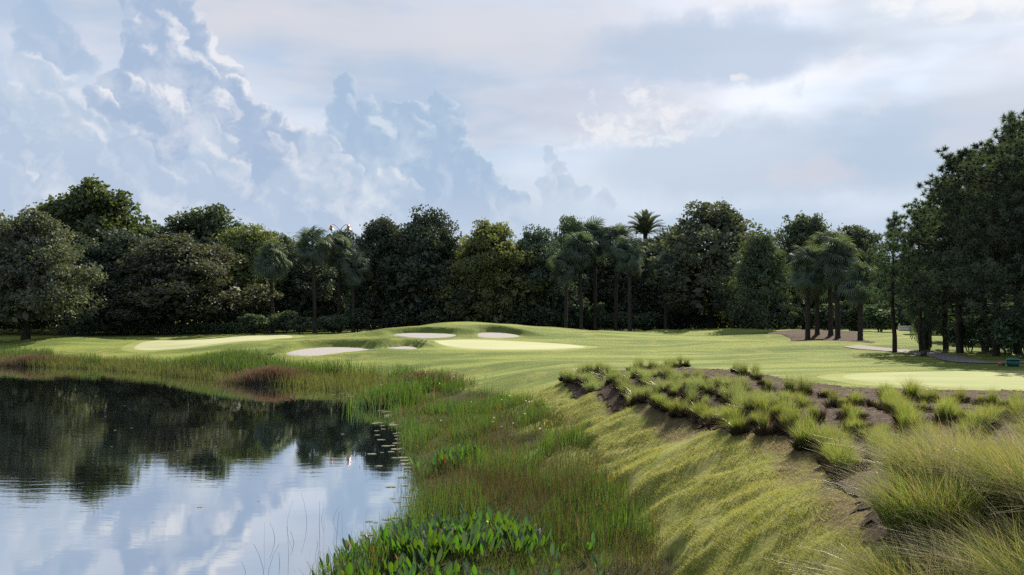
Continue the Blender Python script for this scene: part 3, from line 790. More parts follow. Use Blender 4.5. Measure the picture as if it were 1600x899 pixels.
def tree(name, kind, px, Y, top, wpx, mat, label, cat='tree', group=None, base=None, rot=None):
    x = (px - 800) / F * Y
    z = h1(x, Y) - 0.05
    ztop = CAMZ + (HZ - top) / F * Y
    H = (ztop - z) / 0.96; wd = wpx / F * Y * (1.12 if Y < 100 else 1.32)
    o = empty(name, (x, Y, z), rng.uniform(0, 6.28) if rot is None else rot)
    tag(o, label, cat, group)
    tm, cm = OAK[kind]
    t = link('trunk', tm, None, o); c = link('crown', cm, None, o)
    for p, mm in ((t, M['bark']), (c, M[mat])):
        if not p.data.materials: p.data.materials.append(mm)
        p.material_slots[0].link = 'OBJECT'; p.material_slots[0].material = mm
        p.scale = (wd, wd, H) if p is c else (min(wd, H) * 1.0, min(wd, H) * 1.0, H)
    return o

G = 'broadleaf trees of the belt behind the green'
for a in [
    ('oak_tree', 'broad', 40, 91, 342, 185, 'oak_brown', 'bronze-green round tree with bare trunk on lawn at pond end, leftmost'),
    ('broadleaf_tree', 'clumpy', 138, 126, 296, 215, 'bigleaf', 'tall bright green broad-crowned tree towering over its neighbours beside the pond end'),
    ('oak_tree', 'round', -45, 112, 330, 190, 'oak_yellow', 'yellowish tree at left edge of the picture behind the lawn tree'),
    ('oak_tree', 'bushy', 185, 107, 364, 190, 'oak_dark', 'dark spreading tree in front of the tallest green tree'),
    ('oak_tree', 'airy', 325, 124, 322, 190, 'oak', 'loose tall tree with feathery pointed top right of the tallest tree'),
    ('oak_tree', 'broad', 285, 105, 376, 185, 'oak_brown', 'bronze-green low tree in front of the feathery topped tree'),
    ('oak_tree', 'round', 385, 114, 358, 130, 'oak_yellow', 'yellow-green tree between the feathery tree and first fan palms'),
    ('oak_tree', 'airy', 432, 126, 362, 110, 'oak', 'small grey-green treetop behind the first fan palms'),
    ('oak_tree', 'airy', 530, 122, 360, 110, 'oak_dark', 'dark tree around the copper lamp post'),
    ('oak_tree', 'tall', 598, 112, 340, 130, 'oak_dark', 'dark upright tree right of the copper lamp post'),
    ('oak_tree', 'bushy', 668, 110, 331, 150, 'oak_dark', 'darkest tree with notched top over the bunker mound'),
    ('oak_tree', 'tall', 765, 107, 345, 135, 'oak_yellow', 'yellow-tipped bushy tree behind the highest part of the mound'),
    ('oak_tree', 'bushy', 838, 110, 360, 125, 'oak_dark', 'dark low-branched tree right of the yellow-tipped one'),
    ('oak_tree', 'airy', 893, 122, 338, 90, 'oak', 'slim loose treetop standing behind the middle fan palms'),
    ('oak_tree', 'bushy', 1050, 116, 362, 120, 'oak_dark', 'dark tree between the feather palm and the widest tree'),
    ('oak_tree', 'airy', 1115, 110, 316, 200, 'oak_brown', 'widest grey-bronze tree with loose twiggy top right of feather palm'),
    ('oak_tree', 'bushy', 1190, 97, 366, 115, 'oak', 'green bushy tree foliaged to the ground left of mulch palms'),
    ('oak_tree', 'tall', 1258, 110, 334, 120, 'oak', 'upright green tree rising behind the palms on mulch'),
    ('oak_tree', 'airy', 1335, 112, 352, 120, 'oak', 'loose olive tree between the mulch palms and the slim pine'),
    ('oak_tree', 'bushy', 1420, 108, 395, 120, 'oak_dark', 'dark tree seen past the trunk of the slim pine'),
    ('oak_tree', 'bushy', 1500, 95, 380, 150, 'oak_dark', 'dark low tree behind the pine grove'),
    ('oak_tree', 'bushy', 1600, 90, 360, 190, 'oak_dark', 'dark broad tree behind the right edge of the pine grove'),
    ('oak_tree', 'tall', 1010, 118, 372, 110, 'oak_dark', 'dark tree directly under the feather palm head'),
    ('oak_tree', 'bushy', 470, 116, 392, 130, 'oak_dark', 'dark low tree filling the gap behind the left fan palms'),
    ('oak_tree', 'bushy', 925, 118, 372, 130, 'oak_dark', 'dark tree closing the gap behind the middle fan palms'),
    ('oak_tree', 'broad', 95, 108, 372, 160, 'oak_dark', 'dark shady tree over the white shed'),
]:
    tree(*a, group=G)

# ---- pines
def pine_meshes(seed, nb=64, spread=0.30, low=0.30, per=40, lean=0.0):
    rs = np.random.default_rng(seed)
    tr = MB(); cr = MB()
    n = 9
    z = np.linspace(0, 0.97, n)
    path = np.c_[np.cumsum(rs.normal(0, 0.005, n)) + lean * z ** 2, np.cumsum(rs.normal(0, 0.005, n)), z]; path[:, :2] -= path[0, :2]
    tube(tr, path, 0.0165 * (1 - 0.85 * z) + 0.001, 8)
    tufts = []
    for i in range(nb):
        f = low + (0.98 - low) * ((i + rs.random()) / nb)
        b = np.array([np.interp(f, z, path[:, 0]), np.interp(f, z, path[:, 1]), f])
        s = (f - low) / (1 - low)
        L = spread * (0.55 + 0.6 * math.sin(math.pi * min(1, s * 0.9 + 0.22))) * rs.uniform(0.5, 1.15) * (1.0 - 0.55 * s ** 2)
        a = rs.uniform(0, 2 * math.pi)
        d = np.array([math.cos(a), math.sin(a), 0])
        up = rs.uniform(0.05, 0.45) * L
        e = b + d * L + np.array([0, 0, up])
        m = b + d * L * 0.55 + np.array([0, 0, up * 0.25])
        tube(tr, [b, m, e], [0.0035, 0.0025, 0.001], 5, cap=False)
        for k in range(int(5 + 12 * L / spread)):
            q = rs.uniform(0.3, 1.05)
            p = b * (1 - q) ** 2 + 2 * m * q * (1 - q) + e * q * q
            sd_ = np.cross(d, [0, 0, 1])
            tufts.append(p + sd_ * rs.normal(0, 0.20 * L * q + .008) + np.array([0, 0, rs.normal(0.01, 0.02)]))
    tufts += [np.array([path[-1, 0] + rs.normal(0, .02), path[-1, 1] + rs.normal(0, .02), rs.uniform(0.92, 1.0)]) for _ in range(10)]
    T = np.array(tufts)
    m = len(T)
    D = rs.normal(size=(m, per, 3)); D[..., 2] += 0.45
    D /= np.linalg.norm(D, axis=2)[..., None]
    ln = rs.uniform(0.016, 0.031, (m, per, 1))
    B = np.repeat(T[:, None], per, 1).reshape(-1, 3); D = D.reshape(-1, 3); ln = ln.reshape(-1, 1)
    S = np.cross(D, rs.normal(size=D.shape)); S /= np.linalg.norm(S, axis=1)[:, None]
    w = 0.0022
    V = np.stack([B - S * w, B + S * w, B + D * ln], 1).reshape(-1, 3)
    cr.add(V, None, np.arange(len(V)).reshape(-1, 3), np.repeat(np.clip(rs.normal(.5, .25, m), 0, 1), per * 3), 0.0)
    return tr.mesh('trunk'), cr.mesh('crown')

PINE = [pine_meshes(1, 70, 0.30, 0.22), pine_meshes(2, 78, 0.34, 0.16), pine_meshes(3, 66, 0.27, 0.34), pine_meshes(4, 44, 0.20, 0.30, per=26)]
def pine(var, px, Y, top, label, wide=1.0, group='pines of the grove on the right'):
    x = (px - 800) / F * Y; z = h1(x, Y) - 0.05
    H = CAMZ + (HZ - top) / F * Y - z
    o = empty('pine_tree', (x, Y, z), rng.uniform(0, 6.28)); tag(o, label, 'pine', group)
    for nm, me, mm in (('trunk', PINE[var][0], M['bark']), ('crown', PINE[var][1], M['pine'])):
        c = link(nm, me, mm, o); c.scale = (H * wide, H * wide, H)
for a in [
    (3, 1398, 59, 335, 'slim young pine with bare dark trunk standing alone beside the path', 1.0),
    (2, 1440, 56, 330, 'thin pine behind the small black box by the path', 0.9),
    (3, 1452, 62, 310, 'thin pine just right of the black box, trunk close to another', 1.0),
    (0, 1500, 53, 238, 'pine with the flat tufted shoulder top left of the grove', 1.05),
    (1, 1478, 60, 285, 'broad pine filling the left flank of the grove', 1.0),
    (2, 1540, 56, 235, 'pine with stepped top in middle of the grove', 1.1),
    (1, 1556, 49, 222, 'dense dark pine behind the green box', 1.0),
    (0, 1590, 51, 182, 'tallest pine at the right edge of the picture', 1.0),
    (1, 1625, 46, 190, 'dense pine cut off by the right edge of the picture', 1.0),
    (2, 1700, 50, 150, 'pine beyond the right edge of the grove', 1.1),
    (1, 1780, 58, 200, 'pine farthest outside the right edge', 1.0),
]:
    pine(*a)

# ---- fan palms: trunk and separate fronds
def fan_frond(seed):
    rs = np.random.default_rng(seed)
    mb = MB()
    tube(mb, [(0, 0, 0), (0.35, 0, 0.05), (0.62, 0, 0.02)], [0.012, 0.010, 0.006], 4, 0.3, cap=False)
    n = 26
    for i in range(n):
        a = (i / (n - 1) - 0.5) * 4.4
        L = 0.72 * (1 - 0.20 * abs(a) / 2.2) * rs.uniform(0.9, 1.08)
        d = np.array([math.cos(a), math.sin(a), 0]); s = np.array([-math.sin(a), math.cos(a), 0]) * 0.030
        p0 = np.array([0.58, 0, 0.02]); fold = 0.18 * abs(math.sin(a))
        p1 = p0 + d * L * 0.5 + np.array([0, 0, 0.05 + fold])
        p2 = p0 + d * L * 0.82 + np.array([0, 0, -0.03 + fold * .6])
        p3 = p0 + d * L * 0.92 + np.array([0, 0, -0.30 + rs.normal(0, .04)])
        V = [p0 - s * .2, p0 + s * .2, p1 + s, p1 - s, p2 + s * .7, p2 - s * .7, p3]
        mb.add(V, [[0, 1, 2, 3], [3, 2, 4, 5]], [[5, 4, 6]], rs.random(), 0)
    return mb.mesh('frond')
FAN = [fan_frond(5), fan_frond(6)]
def palm_trunk(seed, H, r0=0.20):
    rs = np.random.default_rng(seed)
    mb = MB(); n = 26
    z = np.linspace(0, H, n)
    path = np.c_[0.06 * H * rs.uniform(-.5, .5) * (z / H) ** 2, 0.06 * H * rs.uniform(-.5, .5) * (z / H) ** 2, z]
    rad = r0 * (1 - 0.18 * z / H) * (1 + 0.10 * (np.arange(n) % 2)); rad[0] *= 1.35
    rad[z > H - 0.8] *= 1.25
    tube(mb, path, rad, 9)
    return mb.mesh('trunk'), path[-1]
def fan_palm(px, Y, top, label, group, R_=1.75, nf=30, seed=0):
    x = (px - 800) / F * Y; z = h1(x, Y) - 0.05
    H = CAMZ + (HZ - top) / F * Y - z - R_ * 0.72
    o = empty('fan_palm', (x, Y, z), rng.uniform(0, 6.28)); tag(o, label, 'palm', group)
    tm, tp = palm_trunk(seed, H)
    link('trunk', tm, M['palmbark'], o)
    for i in range(nf):
        q = (i + 0.5) / nf
        el = R(80) - q * R(158)
        az = i * 2.39996 + rng.uniform(-.25, .25)
        f = link('frond', FAN[i % 2], M['palm'], o)
        f.location = tp + np.array([0, 0, 0.10 + 0.25 * (1 - q)])
        f.rotation_euler = (rng.uniform(-1.1, 1.1), -el + rng.normal(0, .18), az)
        s = R_ * rng.uniform(0.6, 1.05) / 1.25; f.scale = (s, s * rng.uniform(.75, 1.1), s)
GL, GM, GR = 'fan palms left of the bunker mound', 'fan palms behind the middle of the fairway', 'fan palms on the small mulch mound'
k = 0
for px, Y, top, lab, g, r in [
    (426, 105, 388, 'leftmost fan palm, short, left of the copper lamp', GL, 1.9),
    (492, 104, 362, 'tallest fan palm of the left group, under the copper lamp', GL, 2.1),
    (530, 107, 372, 'fan palm just below the right copper lamp shade', GL, 2.0),
    (552, 105, 402, 'low fan palm at the right end of the left palm group', GL, 1.8),
    (884, 103, 398, 'lowest fan palm at the left of the middle palm group', GM, 1.9),
    (908, 104, 370, 'fan palm second from left of the middle palm group', GM, 2.0),
    (930, 107, 352, 'tallest fan palm of the middle palm group', GM, 2.1),
    (962, 106, 358, 'round headed fan palm left below the feather palm', GM, 1.9),
    (984, 102, 378, 'fan palm directly below the feather palm head', GM, 2.0),
    (1040, 106, 402, 'short fan palm right of the feather palm trunk', GM, 1.8),
    (1262, 79, 392, 'leftmost fan palm on the mulch mound', GR, 1.9),
    (1277, 83, 412, 'short fan palm second from left on the mulch mound', GR, 1.7),
    (1298, 82, 366, 'tall fan palm in the middle of the mulch mound', GR, 1.9),
    (1309, 78, 380, 'fan palm right beside the tall one on the mulch mound', GR, 1.9),
    (1344, 75, 418, 'short fan palm at the right end of the mulch mound', GR, 1.7),
    (1446, 60, 468, 'small fan palm with drooping fronds below the thin pines', GR, 1.35),
]:
    k += 1
    fan_palm(px, Y, top, lab, g, r * 1.22, 40 if Y > 70 else 26, 100 + k)

# ---- feather palm
def feather(seed):
    rs = np.random.default_rng(seed); mb = MB()
    t = np.linspace(0, 1, 14)
    X = t * 0.95; Z = 0.18 * np.sin(t * 1.8) - 0.22 * t ** 2.5
    path = np.c_[X, 0 * t, Z]
    tube(mb, path, 0.014 * (1 - 0.8 * t), 4, 0.4)
    for i in range(64):
        u = 0.10 + 0.9 * i / 63
        p = np.array([np.interp(u, t, X), 0, np.interp(u, t, Z)])
        L = 0.24 * math.sin(math.pi * min(1, 0.18 + 0.78 * u)) + 0.03
        for sgn in (-1, 1):
            d = np.array([0.75, sgn * 0.62, 0.28]); d /= np.linalg.norm(d)
            w = np.array([0.012, 0, 0.004])
            q = p + d * L * rs.uniform(.85, 1.1)
            mb.add([p - w, p + w, q], None, [[0, 1, 2]], rs.random(), 0)
    return mb.mesh('frond')
fe = feather(3)
xd = (1006 - 800) / F * 124; zd = h1(xd, 124)
Hd = CAMZ + (HZ - 366) / F * 124 - zd
o = tag(empty('date_palm', (xd, 124, zd)), 'feather-leaved date palm whose head stands against the sky', 'palm')
tm, tp = palm_trunk(77, Hd, 0.26)
link('trunk', tm, M['palmbark'], o)
for i in range(46):
    q = i / 45
    f = link('frond', fe, M['palm_date'], o)
    f.location = tp
    f.rotation_euler = (rng.uniform(-.3, .3), -(R(86) - q * R(100)), i * 2.39996)
    s = 3.15 * rng.uniform(.9, 1.05); f.scale = (s, s, s)

# ---- wood behind the belt: one mass
mb = MB()
n = 150000
u = rng.uniform(-60, 40, n) * 1.0
px = rng.uniform(-420, 2050, n)
Yb = rng.uniform(132, 150, n)
topz = 11.2 + 3.2 * (fbm(px / 45.0, px * 0 + 3, 5, 4) - .5) * 2 - 1.6 * sstep(px, 780, 860)
zz = 1.2 + (topz - 0.6) * rng.random(n) ** 0.9
leafquads(mb, np.c_[(px - 800) / F * Yb, Yb, zz], rng.uniform(.2, .42, n), r=fbm(px / 14.0, zz * 1.1, 15, 3))
tag(link('background_wood', mb.mesh('background_wood'), M['oak']), 'dark wood closing the view behind the tree belt', 'wood', kind='stuff')

# ---- shrubs under the trees
def shrub_mesh(seed, n=3800, leaf=0.045):
    rs = np.random.default_rng(seed); mb = MB()
    nl = 16
    D = rs.normal(size=(nl, 3)); D /= np.linalg.norm(D, axis=1)[:, None]
    cc = D * np.array([0.30, 0.30, 0.28]) * rs.uniform(0.4, 1, (nl, 1)) + np.array([0, 0, 0.52])
    for c in cc:
        m = n // nl
        d = rs.normal(size=(m, 3)); d /= np.linalg.norm(d, axis=1)[:, None]
        p = c + d * (rs.uniform(.2, 1, m) ** .5 * rs.uniform(.15, .27))[:, None]
        p[:, 2] = np.abs(p[:, 2])
        leafquads(mb, p, leaf * rs.uniform(.6, 1.2, m), r=np.clip(rs.normal(.5, .25, m), 0, 1))
    for i in range(5):
        a = i * 1.3
        tube(mb, [(0.03 * math.cos(a), 0.03 * math.sin(a), 0), (0.12 * math.cos(a), .12 * math.sin(a), .3), (0.25 * math.cos(a), .25 * math.sin(a), .6)], [.012, .009, .004], 5, 0.0)
    return mb.mesh('foliage')
SHR = [shrub_mesh(31), shrub_mesh(32), shrub_mesh(33)]
def shrub(px, Y, w, h, label, mat='shrub', name='shrub', group='shrubs under the trees', cat='shrub'):
    x = (px - 800) / F * Y
    o = link(name, SHR[int(rng.integers(0, 3))], M[mat])
    o.material_slots[0].link = 'OBJECT'; o.material_slots[0].material = M[mat]
    o.location = (x, Y, h1(x, Y) - 0.05); o.rotation_euler = (0, 0, rng.uniform(0, 6.28)); o.scale = (w, w, h)
    return tag(o, label, cat, group)
SH = [(395, 101, 4.0, 2.4, 'dark rounded shrub below the leftmost fan palm'), (445, 103, 3.8, 2.8, 'shrub between the two leftmost fan palms'), (470, 98, 3.6, 2.0, 'low shrub in front of the tallest left fan palm'),
      (520, 101, 3.4, 2.2, 'shrub at foot of the left palm group'), (560, 106, 4.2, 3.0, 'shrub right of the left palm group'), (620, 108, 4.6, 3.0, 'shrub under the dark upright tree'), (680, 106, 5.0, 2.8, 'shrub under the darkest tree behind the mound'),
      (740, 108, 4.6, 3.0, 'shrub under the yellow-tipped tree'), (800, 106, 4.6, 3.2, 'shrub behind the right shoulder of the mound'), (850, 107, 4.4, 3.2, 'shrub at left of the middle palm group'),
      (895, 110, 3.8, 2.6, 'shrub behind the middle palm trunks'), (935, 108, 2.6, 3.4, 'upright brighter shrub between the middle palm trunks'), (970, 108, 4.4, 2.4, 'low shrub under the feather palm'), (1015, 108, 4.6, 2.4, 'shrub right of the middle palms'),
      (1060, 112, 4.6, 2.6, 'shrub left of the dark trunks of the widest tree'), (1165, 108, 4.4, 3.0, 'shrub right of the lime bush'), (1215, 98, 4.4, 3.4, 'shrub left of the mulch mound'), (1240, 96, 3.0, 2.6, 'pale dappled shrub behind the leftmost mulch palm'),
      (1290, 98, 4.6, 3.0, 'shrub behind the mulch palms'), (1330, 96, 4.6, 3.2, 'shrub behind the right mulch palm'), (1375, 92, 4.2, 3.0, 'shrub between mulch mound and slim pine'), (1480, 72, 4.4, 3.4, 'shrub behind the thin pines'),
      (1515, 58, 3.0, 2.6, 'shrub at the foot of the grove'), (1545, 53, 3.0, 2.2, 'low palmetto-like shrub left of the green box'), (1575, 50, 3.2, 2.6, 'dark shrub right behind the green box'), (1605, 47, 3.4, 3.0, 'shrub at the right edge of the picture'), (1530, 70, 4.6, 4.0, 'tall shrub deep in the grove'), (1590, 66, 5.0, 4.4, 'tallest shrub deep in the grove at the right'), (1440, 84, 4.4, 3.0, 'shrub far behind the black box'), (1650, 50, 4.0, 3.4, 'shrub beyond the right edge')]
for px, Y, w, h, lab in SH: shrub(px, Y, w, h, lab)
shrub(1131, 116, 1.7, 1.35, 'bush with sunlit lime green put into its colour under the widest tree', 'shrub_sunlit_tone', 'bush', None, 'bush')  # simple bush in place of a sunlit grass patch, sunlight in its colour
shrub(1152, 118, .8, .7, 'tiny tuft in the same sunlit colour beside the lime green bush', 'shrub_sunlit_tone', 'bush', None, 'bush')  # same leaf colour with the sunlight put in
# clipped hedge and low groundcover at the pond end
def hedge(name, pts, w, hgt, mat, label, n=9000, leaf=0.10):
    mb = MB(); p = np.array(pts, float)
    d = np.r_[0, np.cumsum(np.hypot(*np.diff(p, axis=0).T))]
    s = rng.uniform(0, d[-1], n)
    x = np.interp(s, d, p[:, 0]) + rng.uniform(-.5, .5, n) * w; y = np.interp(s, d, p[:, 1]) + rng.uniform(-.5, .5, n) * w
    top = hgt * (0.85 + 0.3 * fbm(s * 0.7, s * 0, 9, 3))
    z = height(x, y) + top * rng.random(n) ** 0.5
    leafquads(mb, np.c_[x, y, z], leaf * rng.uniform(.6, 1.3, n))
    return tag(link(name, mb.mesh(name), M[mat]), label, 'hedge')
hedge('clipped_hedge', [(-64, 114), (-53, 113)], 2.0, 2.6, 'hedge', 'dark clipped hedge behind the lawn tree at left', 9000, .12)
hedge('low_hedge', [(-46, 101), (-38, 104), (-28, 104.5)], 2.2, 1.1, 'shrub', 'long low hedge curving behind the far green', 9000, .11)
hedge('low_hedge', [(-27, 105), (-12, 108), (8, 110), (14, 110)], 2.0, 1.5, 'hedge', 'dark low hedge along the trees behind the bunker mound', 11000, .12)
hedge('low_hedge', [(15, 111), (32, 112)], 2.0, 1.6, 'hedge', 'dark low hedge at the back of the fairway right of the mound', 8000, .12)

# ------------------------------------------------------------------ grasses of the planted bed
M['cord'] = leaf_mat('cordgrass', (0.075, 0.130, 0.026), (0.140, 0.190, 0.044), tip=(0.20, 0.24, 0.085), dead=(0.23, 0.17, 0.085), transl=0.50, gloss=0.05, rough=0.35, objvar=0.14)
M['cord_far'] = leaf_mat('cordgrass_bluish', (0.080, 0.130, 0.050), (0.135, 0.180, 0.074), tip=(0.20, 0.245, 0.115), dead=(0.23, 0.18, 0.10), transl=0.48, gloss=0.06, rough=0.35, objvar=0.14)
M['fore'] = leaf_mat('tall_grass', (0.055, 0.105, 0.018), (0.120, 0.170, 0.036), tip=(0.205, 0.24, 0.09), dead=(0.30, 0.24, 0.13), share=0.16, transl=0.48, gloss=0.035, rough=0.35, objvar=0.1)
M['straw'] = leaf_mat('straw_stems', (0.24, 0.21, 0.11), (0.40, 0.35, 0.22), transl=0.3, gloss=0.05, rough=0.3, objvar=0.05, tint=(1, 1, 1))
M['tussock'] = leaf_mat('dead_tussock', (0.030, 0.022, 0.014), (0.075, 0.055, 0.032), transl=0.1, gloss=0.02)

def clump_mesh(seed, n=420, lean=0.55, w=0.010, rb=0.13):
    rs = np.random.default_rng(seed); mb = MB()
    a = rs.uniform(0, 2 * np.pi, n); q = np.sqrt(rs.random(n)) * rb
    Pn = np.c_[q * np.cos(a), q * np.sin(a), np.zeros(n)]
    az = a + rs.normal(0, .5, n)
    blades(mb, Pn, rs.uniform(.55, 1.0, n), w * rs.uniform(.7, 1.3, n), rs.uniform(.03, lean, n) * (0.4 + q / rb), az, 3, 1.7)
    return mb.mesh('cordgrass')
CL = [clump_mesh(200 + i, 380, 0.36 + .12 * i, 0.0095) for i in range(4)]
def tuss_mesh(seed, n=260):
    rs = np.random.default_rng(seed); mb = MB()
    a = rs.uniform(0, 2 * np.pi, n); q = np.sqrt(rs.random(n)) * 0.17
    blades(mb, np.c_[q * np.cos(a), q * np.sin(a), np.zeros(n) - .02], rs.uniform(.10, .24, n), 0.022, rs.uniform(.2, .9, n), a, 2, 1.3, point=.3)
    return mb.mesh('tussock')
TU = [tuss_mesh(300), tuss_mesh(301)]
def poly(pts, step):
    out = []
    for (a, b) in zip(pts[:-1], pts[1:]):
        a3, b3 = hit(*a), hit(*b)
        m = max(1, int(round(np.hypot(*(b3 - a3)[:2]) / step)))
        out += [a3 + (b3 - a3) * i / m for i in range(m)]
    return out
ROWS = [
    ('edge row of the bed facing the pond, far end', [(880, 597), (925, 607), (985, 621), (1012, 633)], .33, 0.50, 'cord_far'),
    ('second row from the pond, far end of the bed', [(905, 588), (965, 595), (1015, 606), (1065, 626), (1110, 644)], .42, 0.48, 'cord_far'),
    ('edge row of the bed facing the pond, middle', [(1020, 636), (1060, 648), (1105, 659), (1148, 672)], .36, 0.43, 'cord'),
    ('near front corner row of the bed over the bare turf', [(1158, 674), (1190, 679), (1225, 682), (1248, 690)], .34, 0.43, 'cord'),
    ('far back rows of the bed towards the fairway', [(985, 581), (1040, 578), (1062, 574), (1085, 574)], .45, 0.50, 'cord_far'),
    ('third row of the bed, far half', [(1000, 590), (1055, 600), (1100, 616), (1150, 634), (1190, 650)], .42, 0.48, 'cord_far'),
    ('fourth row of the bed, far half', [(1075, 592), (1110, 602), (1150, 617), (1200, 634), (1240, 655)], .44, 0.46, 'cord_far'),
    ('single clumps by the pale turf mound behind the bed', [(1148, 583), (1180, 592), (1207, 611)], 1.6, 0.53, 'cord_far'),
    ('back row of the bed along the tee', [(1206, 614), (1232, 617), (1262, 619), (1290, 622), (1318, 620)], .75, 0.50, 'cord_far'),
    ('middle rows of the bed', [(1160, 645), (1205, 655), (1255, 668), (1280, 655)], .40, 0.41, 'cord'),
    ('inner row of the bed below the tee', [(1215, 630), (1260, 640), (1310, 640), (1345, 632)], .48, 0.38, 'cord'),
    ('row running down to the front tip of the bed', [(1258, 692), (1285, 712), (1305, 730), (1325, 755)], .36, 0.45, 'cord'),
    ('short row between two bare strips of mulch', [(1325, 655), (1340, 675), (1352, 695)], .30, 0.42, 'cord'),
    ('long row left of the tall grasses', [(1372, 690), (1385, 720), (1400, 745)], .34, 0.48, 'cord'),
    ('long row crossing the mulch below the tee', [(1388, 634), (1408, 655), (1432, 685), (1455, 715)], .34, 0.42, 'cord'),
    ('back row of the bed in front of the tee', [(1388, 622), (1412, 624), (1440, 630), (1478, 628)], .42, 0.46, 'cord'),
    ('pair of clumps alone on the mulch', [(1468, 662), (1486, 668), (1492, 650)], .30, 0.43, 'cord'),
    ('right hand rows near the tall grasses', [(1498, 690), (1520, 682), (1540, 664), (1570, 660), (1600, 668)], .34, 0.43, 'cord'),
    ('back row at the right end of the tee', [(1500, 630), (1528, 634), (1560, 640), (1598, 650)], .42, 0.41, 'cord'),
    ('sparse clumps on the dark mulch', [(1370, 640), (1412, 640), (1450, 650)], 1.2, 0.29, 'cord'),
]
ONES = 'first second third fourth fifth sixth seventh eighth ninth tenth eleventh twelfth thirteenth fourteenth fifteenth sixteenth seventeenth eighteenth nineteenth'.split()
TENS = {20: ('twentieth', 'twenty'), 30: ('thirtieth', 'thirty'), 40: ('fortieth', 'forty'), 50: ('fiftieth', 'fifty'), 60: ('sixtieth', 'sixty')}
def ordinal(i):
    if i < 20: return ONES[i - 1]
    t = i // 10 * 10
    return TENS[t][0] if i == t else TENS[t][1] + '-' + ONES[i - t - 1]
cn = 0
for where, pts, step, hh, mat in ROWS:
    for ip, p in enumerate(poly(pts, step * 1.0)):
        x = p[0] + rng.normal(0, .07); y = p[1] + rng.normal(0, .10)
        z = h1(x, y) + 0.02
        s = hh * rng.uniform(.55, 1.35); w = s * rng.uniform(.7, 1.35)
        o = link('cordgrass_clump', CL[cn % 4], M['cord'])
        o.material_slots[0].link = 'OBJECT'; o.material_slots[0].material = M[mat]
        o.location = (x, y, z); o.scale = (w, w, s); o.rotation_euler = (rng.normal(0, .13), rng.normal(-.06, .13), rng.uniform(0, 6.28))
        tag(o, 'cordgrass clump, ' + ordinal(ip + 1) + ' from left, ' + where, 'grass clump', where)
        t = link('tussock', TU[cn % 2], M['tussock'], o)
        t.scale = (1 / w * .9, 1 / w * .9, 1 / s * .9)
        cn += 1
# litter of dead straw on the mulch
mb = MB()
mn = BED.min(0); mx_ = BED.max(0)
q = rng.uniform(mn, mx_, (16000, 2))
q = q[inside(BED, q)]
a = rng.uniform(0, 6.28, len(q)); L = rng.uniform(.03, .12, len(q))
d = np.c_[np.cos(a), np.sin(a)] * L[:, None]; sdv = np.c_[-np.sin(a), np.cos(a)] * 0.004
z = height(q[:, 0], q[:, 1]) + 0.045
V = np.stack([np.c_[q - d - sdv, z], np.c_[q - d + sdv, z], np.c_[q + d + sdv, z + rng.uniform(0, .03, len(q))], np.c_[q + d - sdv, z + .01]], 1).reshape(-1, 3)
mb.add(V, np.arange(len(V)).reshape(-1, 4), None, np.repeat(rng.random(len(q)), 4), 0)
M['litter'] = leaf_mat('mulch_litter', (0.06, 0.042, 0.028), (0.22, 0.16, 0.10), transl=0.05, gloss=0.02, tint=(1, 1, 1))
tag(link('mulch_litter', mb.mesh('mulch_litter'), M['litter']), 'dead stems and bark bits strewn on the mulch bed', 'litter', kind='stuff')

# ---- tall grasses in the foreground, each a clump of its own
def tall_clump(x, y, H, rad, n, label, ns=160, leanx=-0.45):
    n = int(n * .8)
    z = h1(x, y)
    o = tag(empty('tall_grass_clump', (x, y, z)), label, 'grass clump', 'tall foreground grasses')
    mb = MB()
    a = rng.uniform(0, 2 * np.pi, n); q = np.sqrt(rng.random(n)) * rad * 0.55
    Pn = np.c_[q * np.cos(a), q * np.sin(a), np.zeros(n) - .03]
    lx = np.cos(a) * (0.15 + .8 * q / rad) + rng.normal(0, .28, n) + leanx * rng.uniform(0, 1.3, n); ly = np.sin(a) * (0.15 + .8 * q / rad) + rng.normal(-.05, .28, n)
    blades(mb, Pn, H * rng.uniform(.45, 1.25, n), 0.0048 * rng.uniform(.7, 1.5, n), np.hypot(lx, ly) * rng.uniform(.5, 1.15, n), np.arctan2(ly, lx), 5, 1.8)
    link('blade_mass', mb.mesh('blade_mass'), M['fore'], o)
    ns = int(ns * 1.8)
    mb = MB()
    a = rng.uniform(0, 2 * np.pi, ns); q = np.sqrt(rng.random(ns)) * rad * 0.6
    lx = np.cos(a) * 0.35 + leanx * rng.uniform(.7, 2.0, ns); ly = np.sin(a) * 0.3
    blades(mb, np.c_[q * np.cos(a), q * np.sin(a), np.zeros(ns)], H * rng.uniform(.8, 1.4, ns), 0.0042 * rng.uniform(.7, 1.4, ns), np.hypot(lx, ly), np.arctan2(ly, lx), 6, 1.35, point=.5)
    link('straw_stems', mb.mesh('straw_stems'), M['straw'], o)
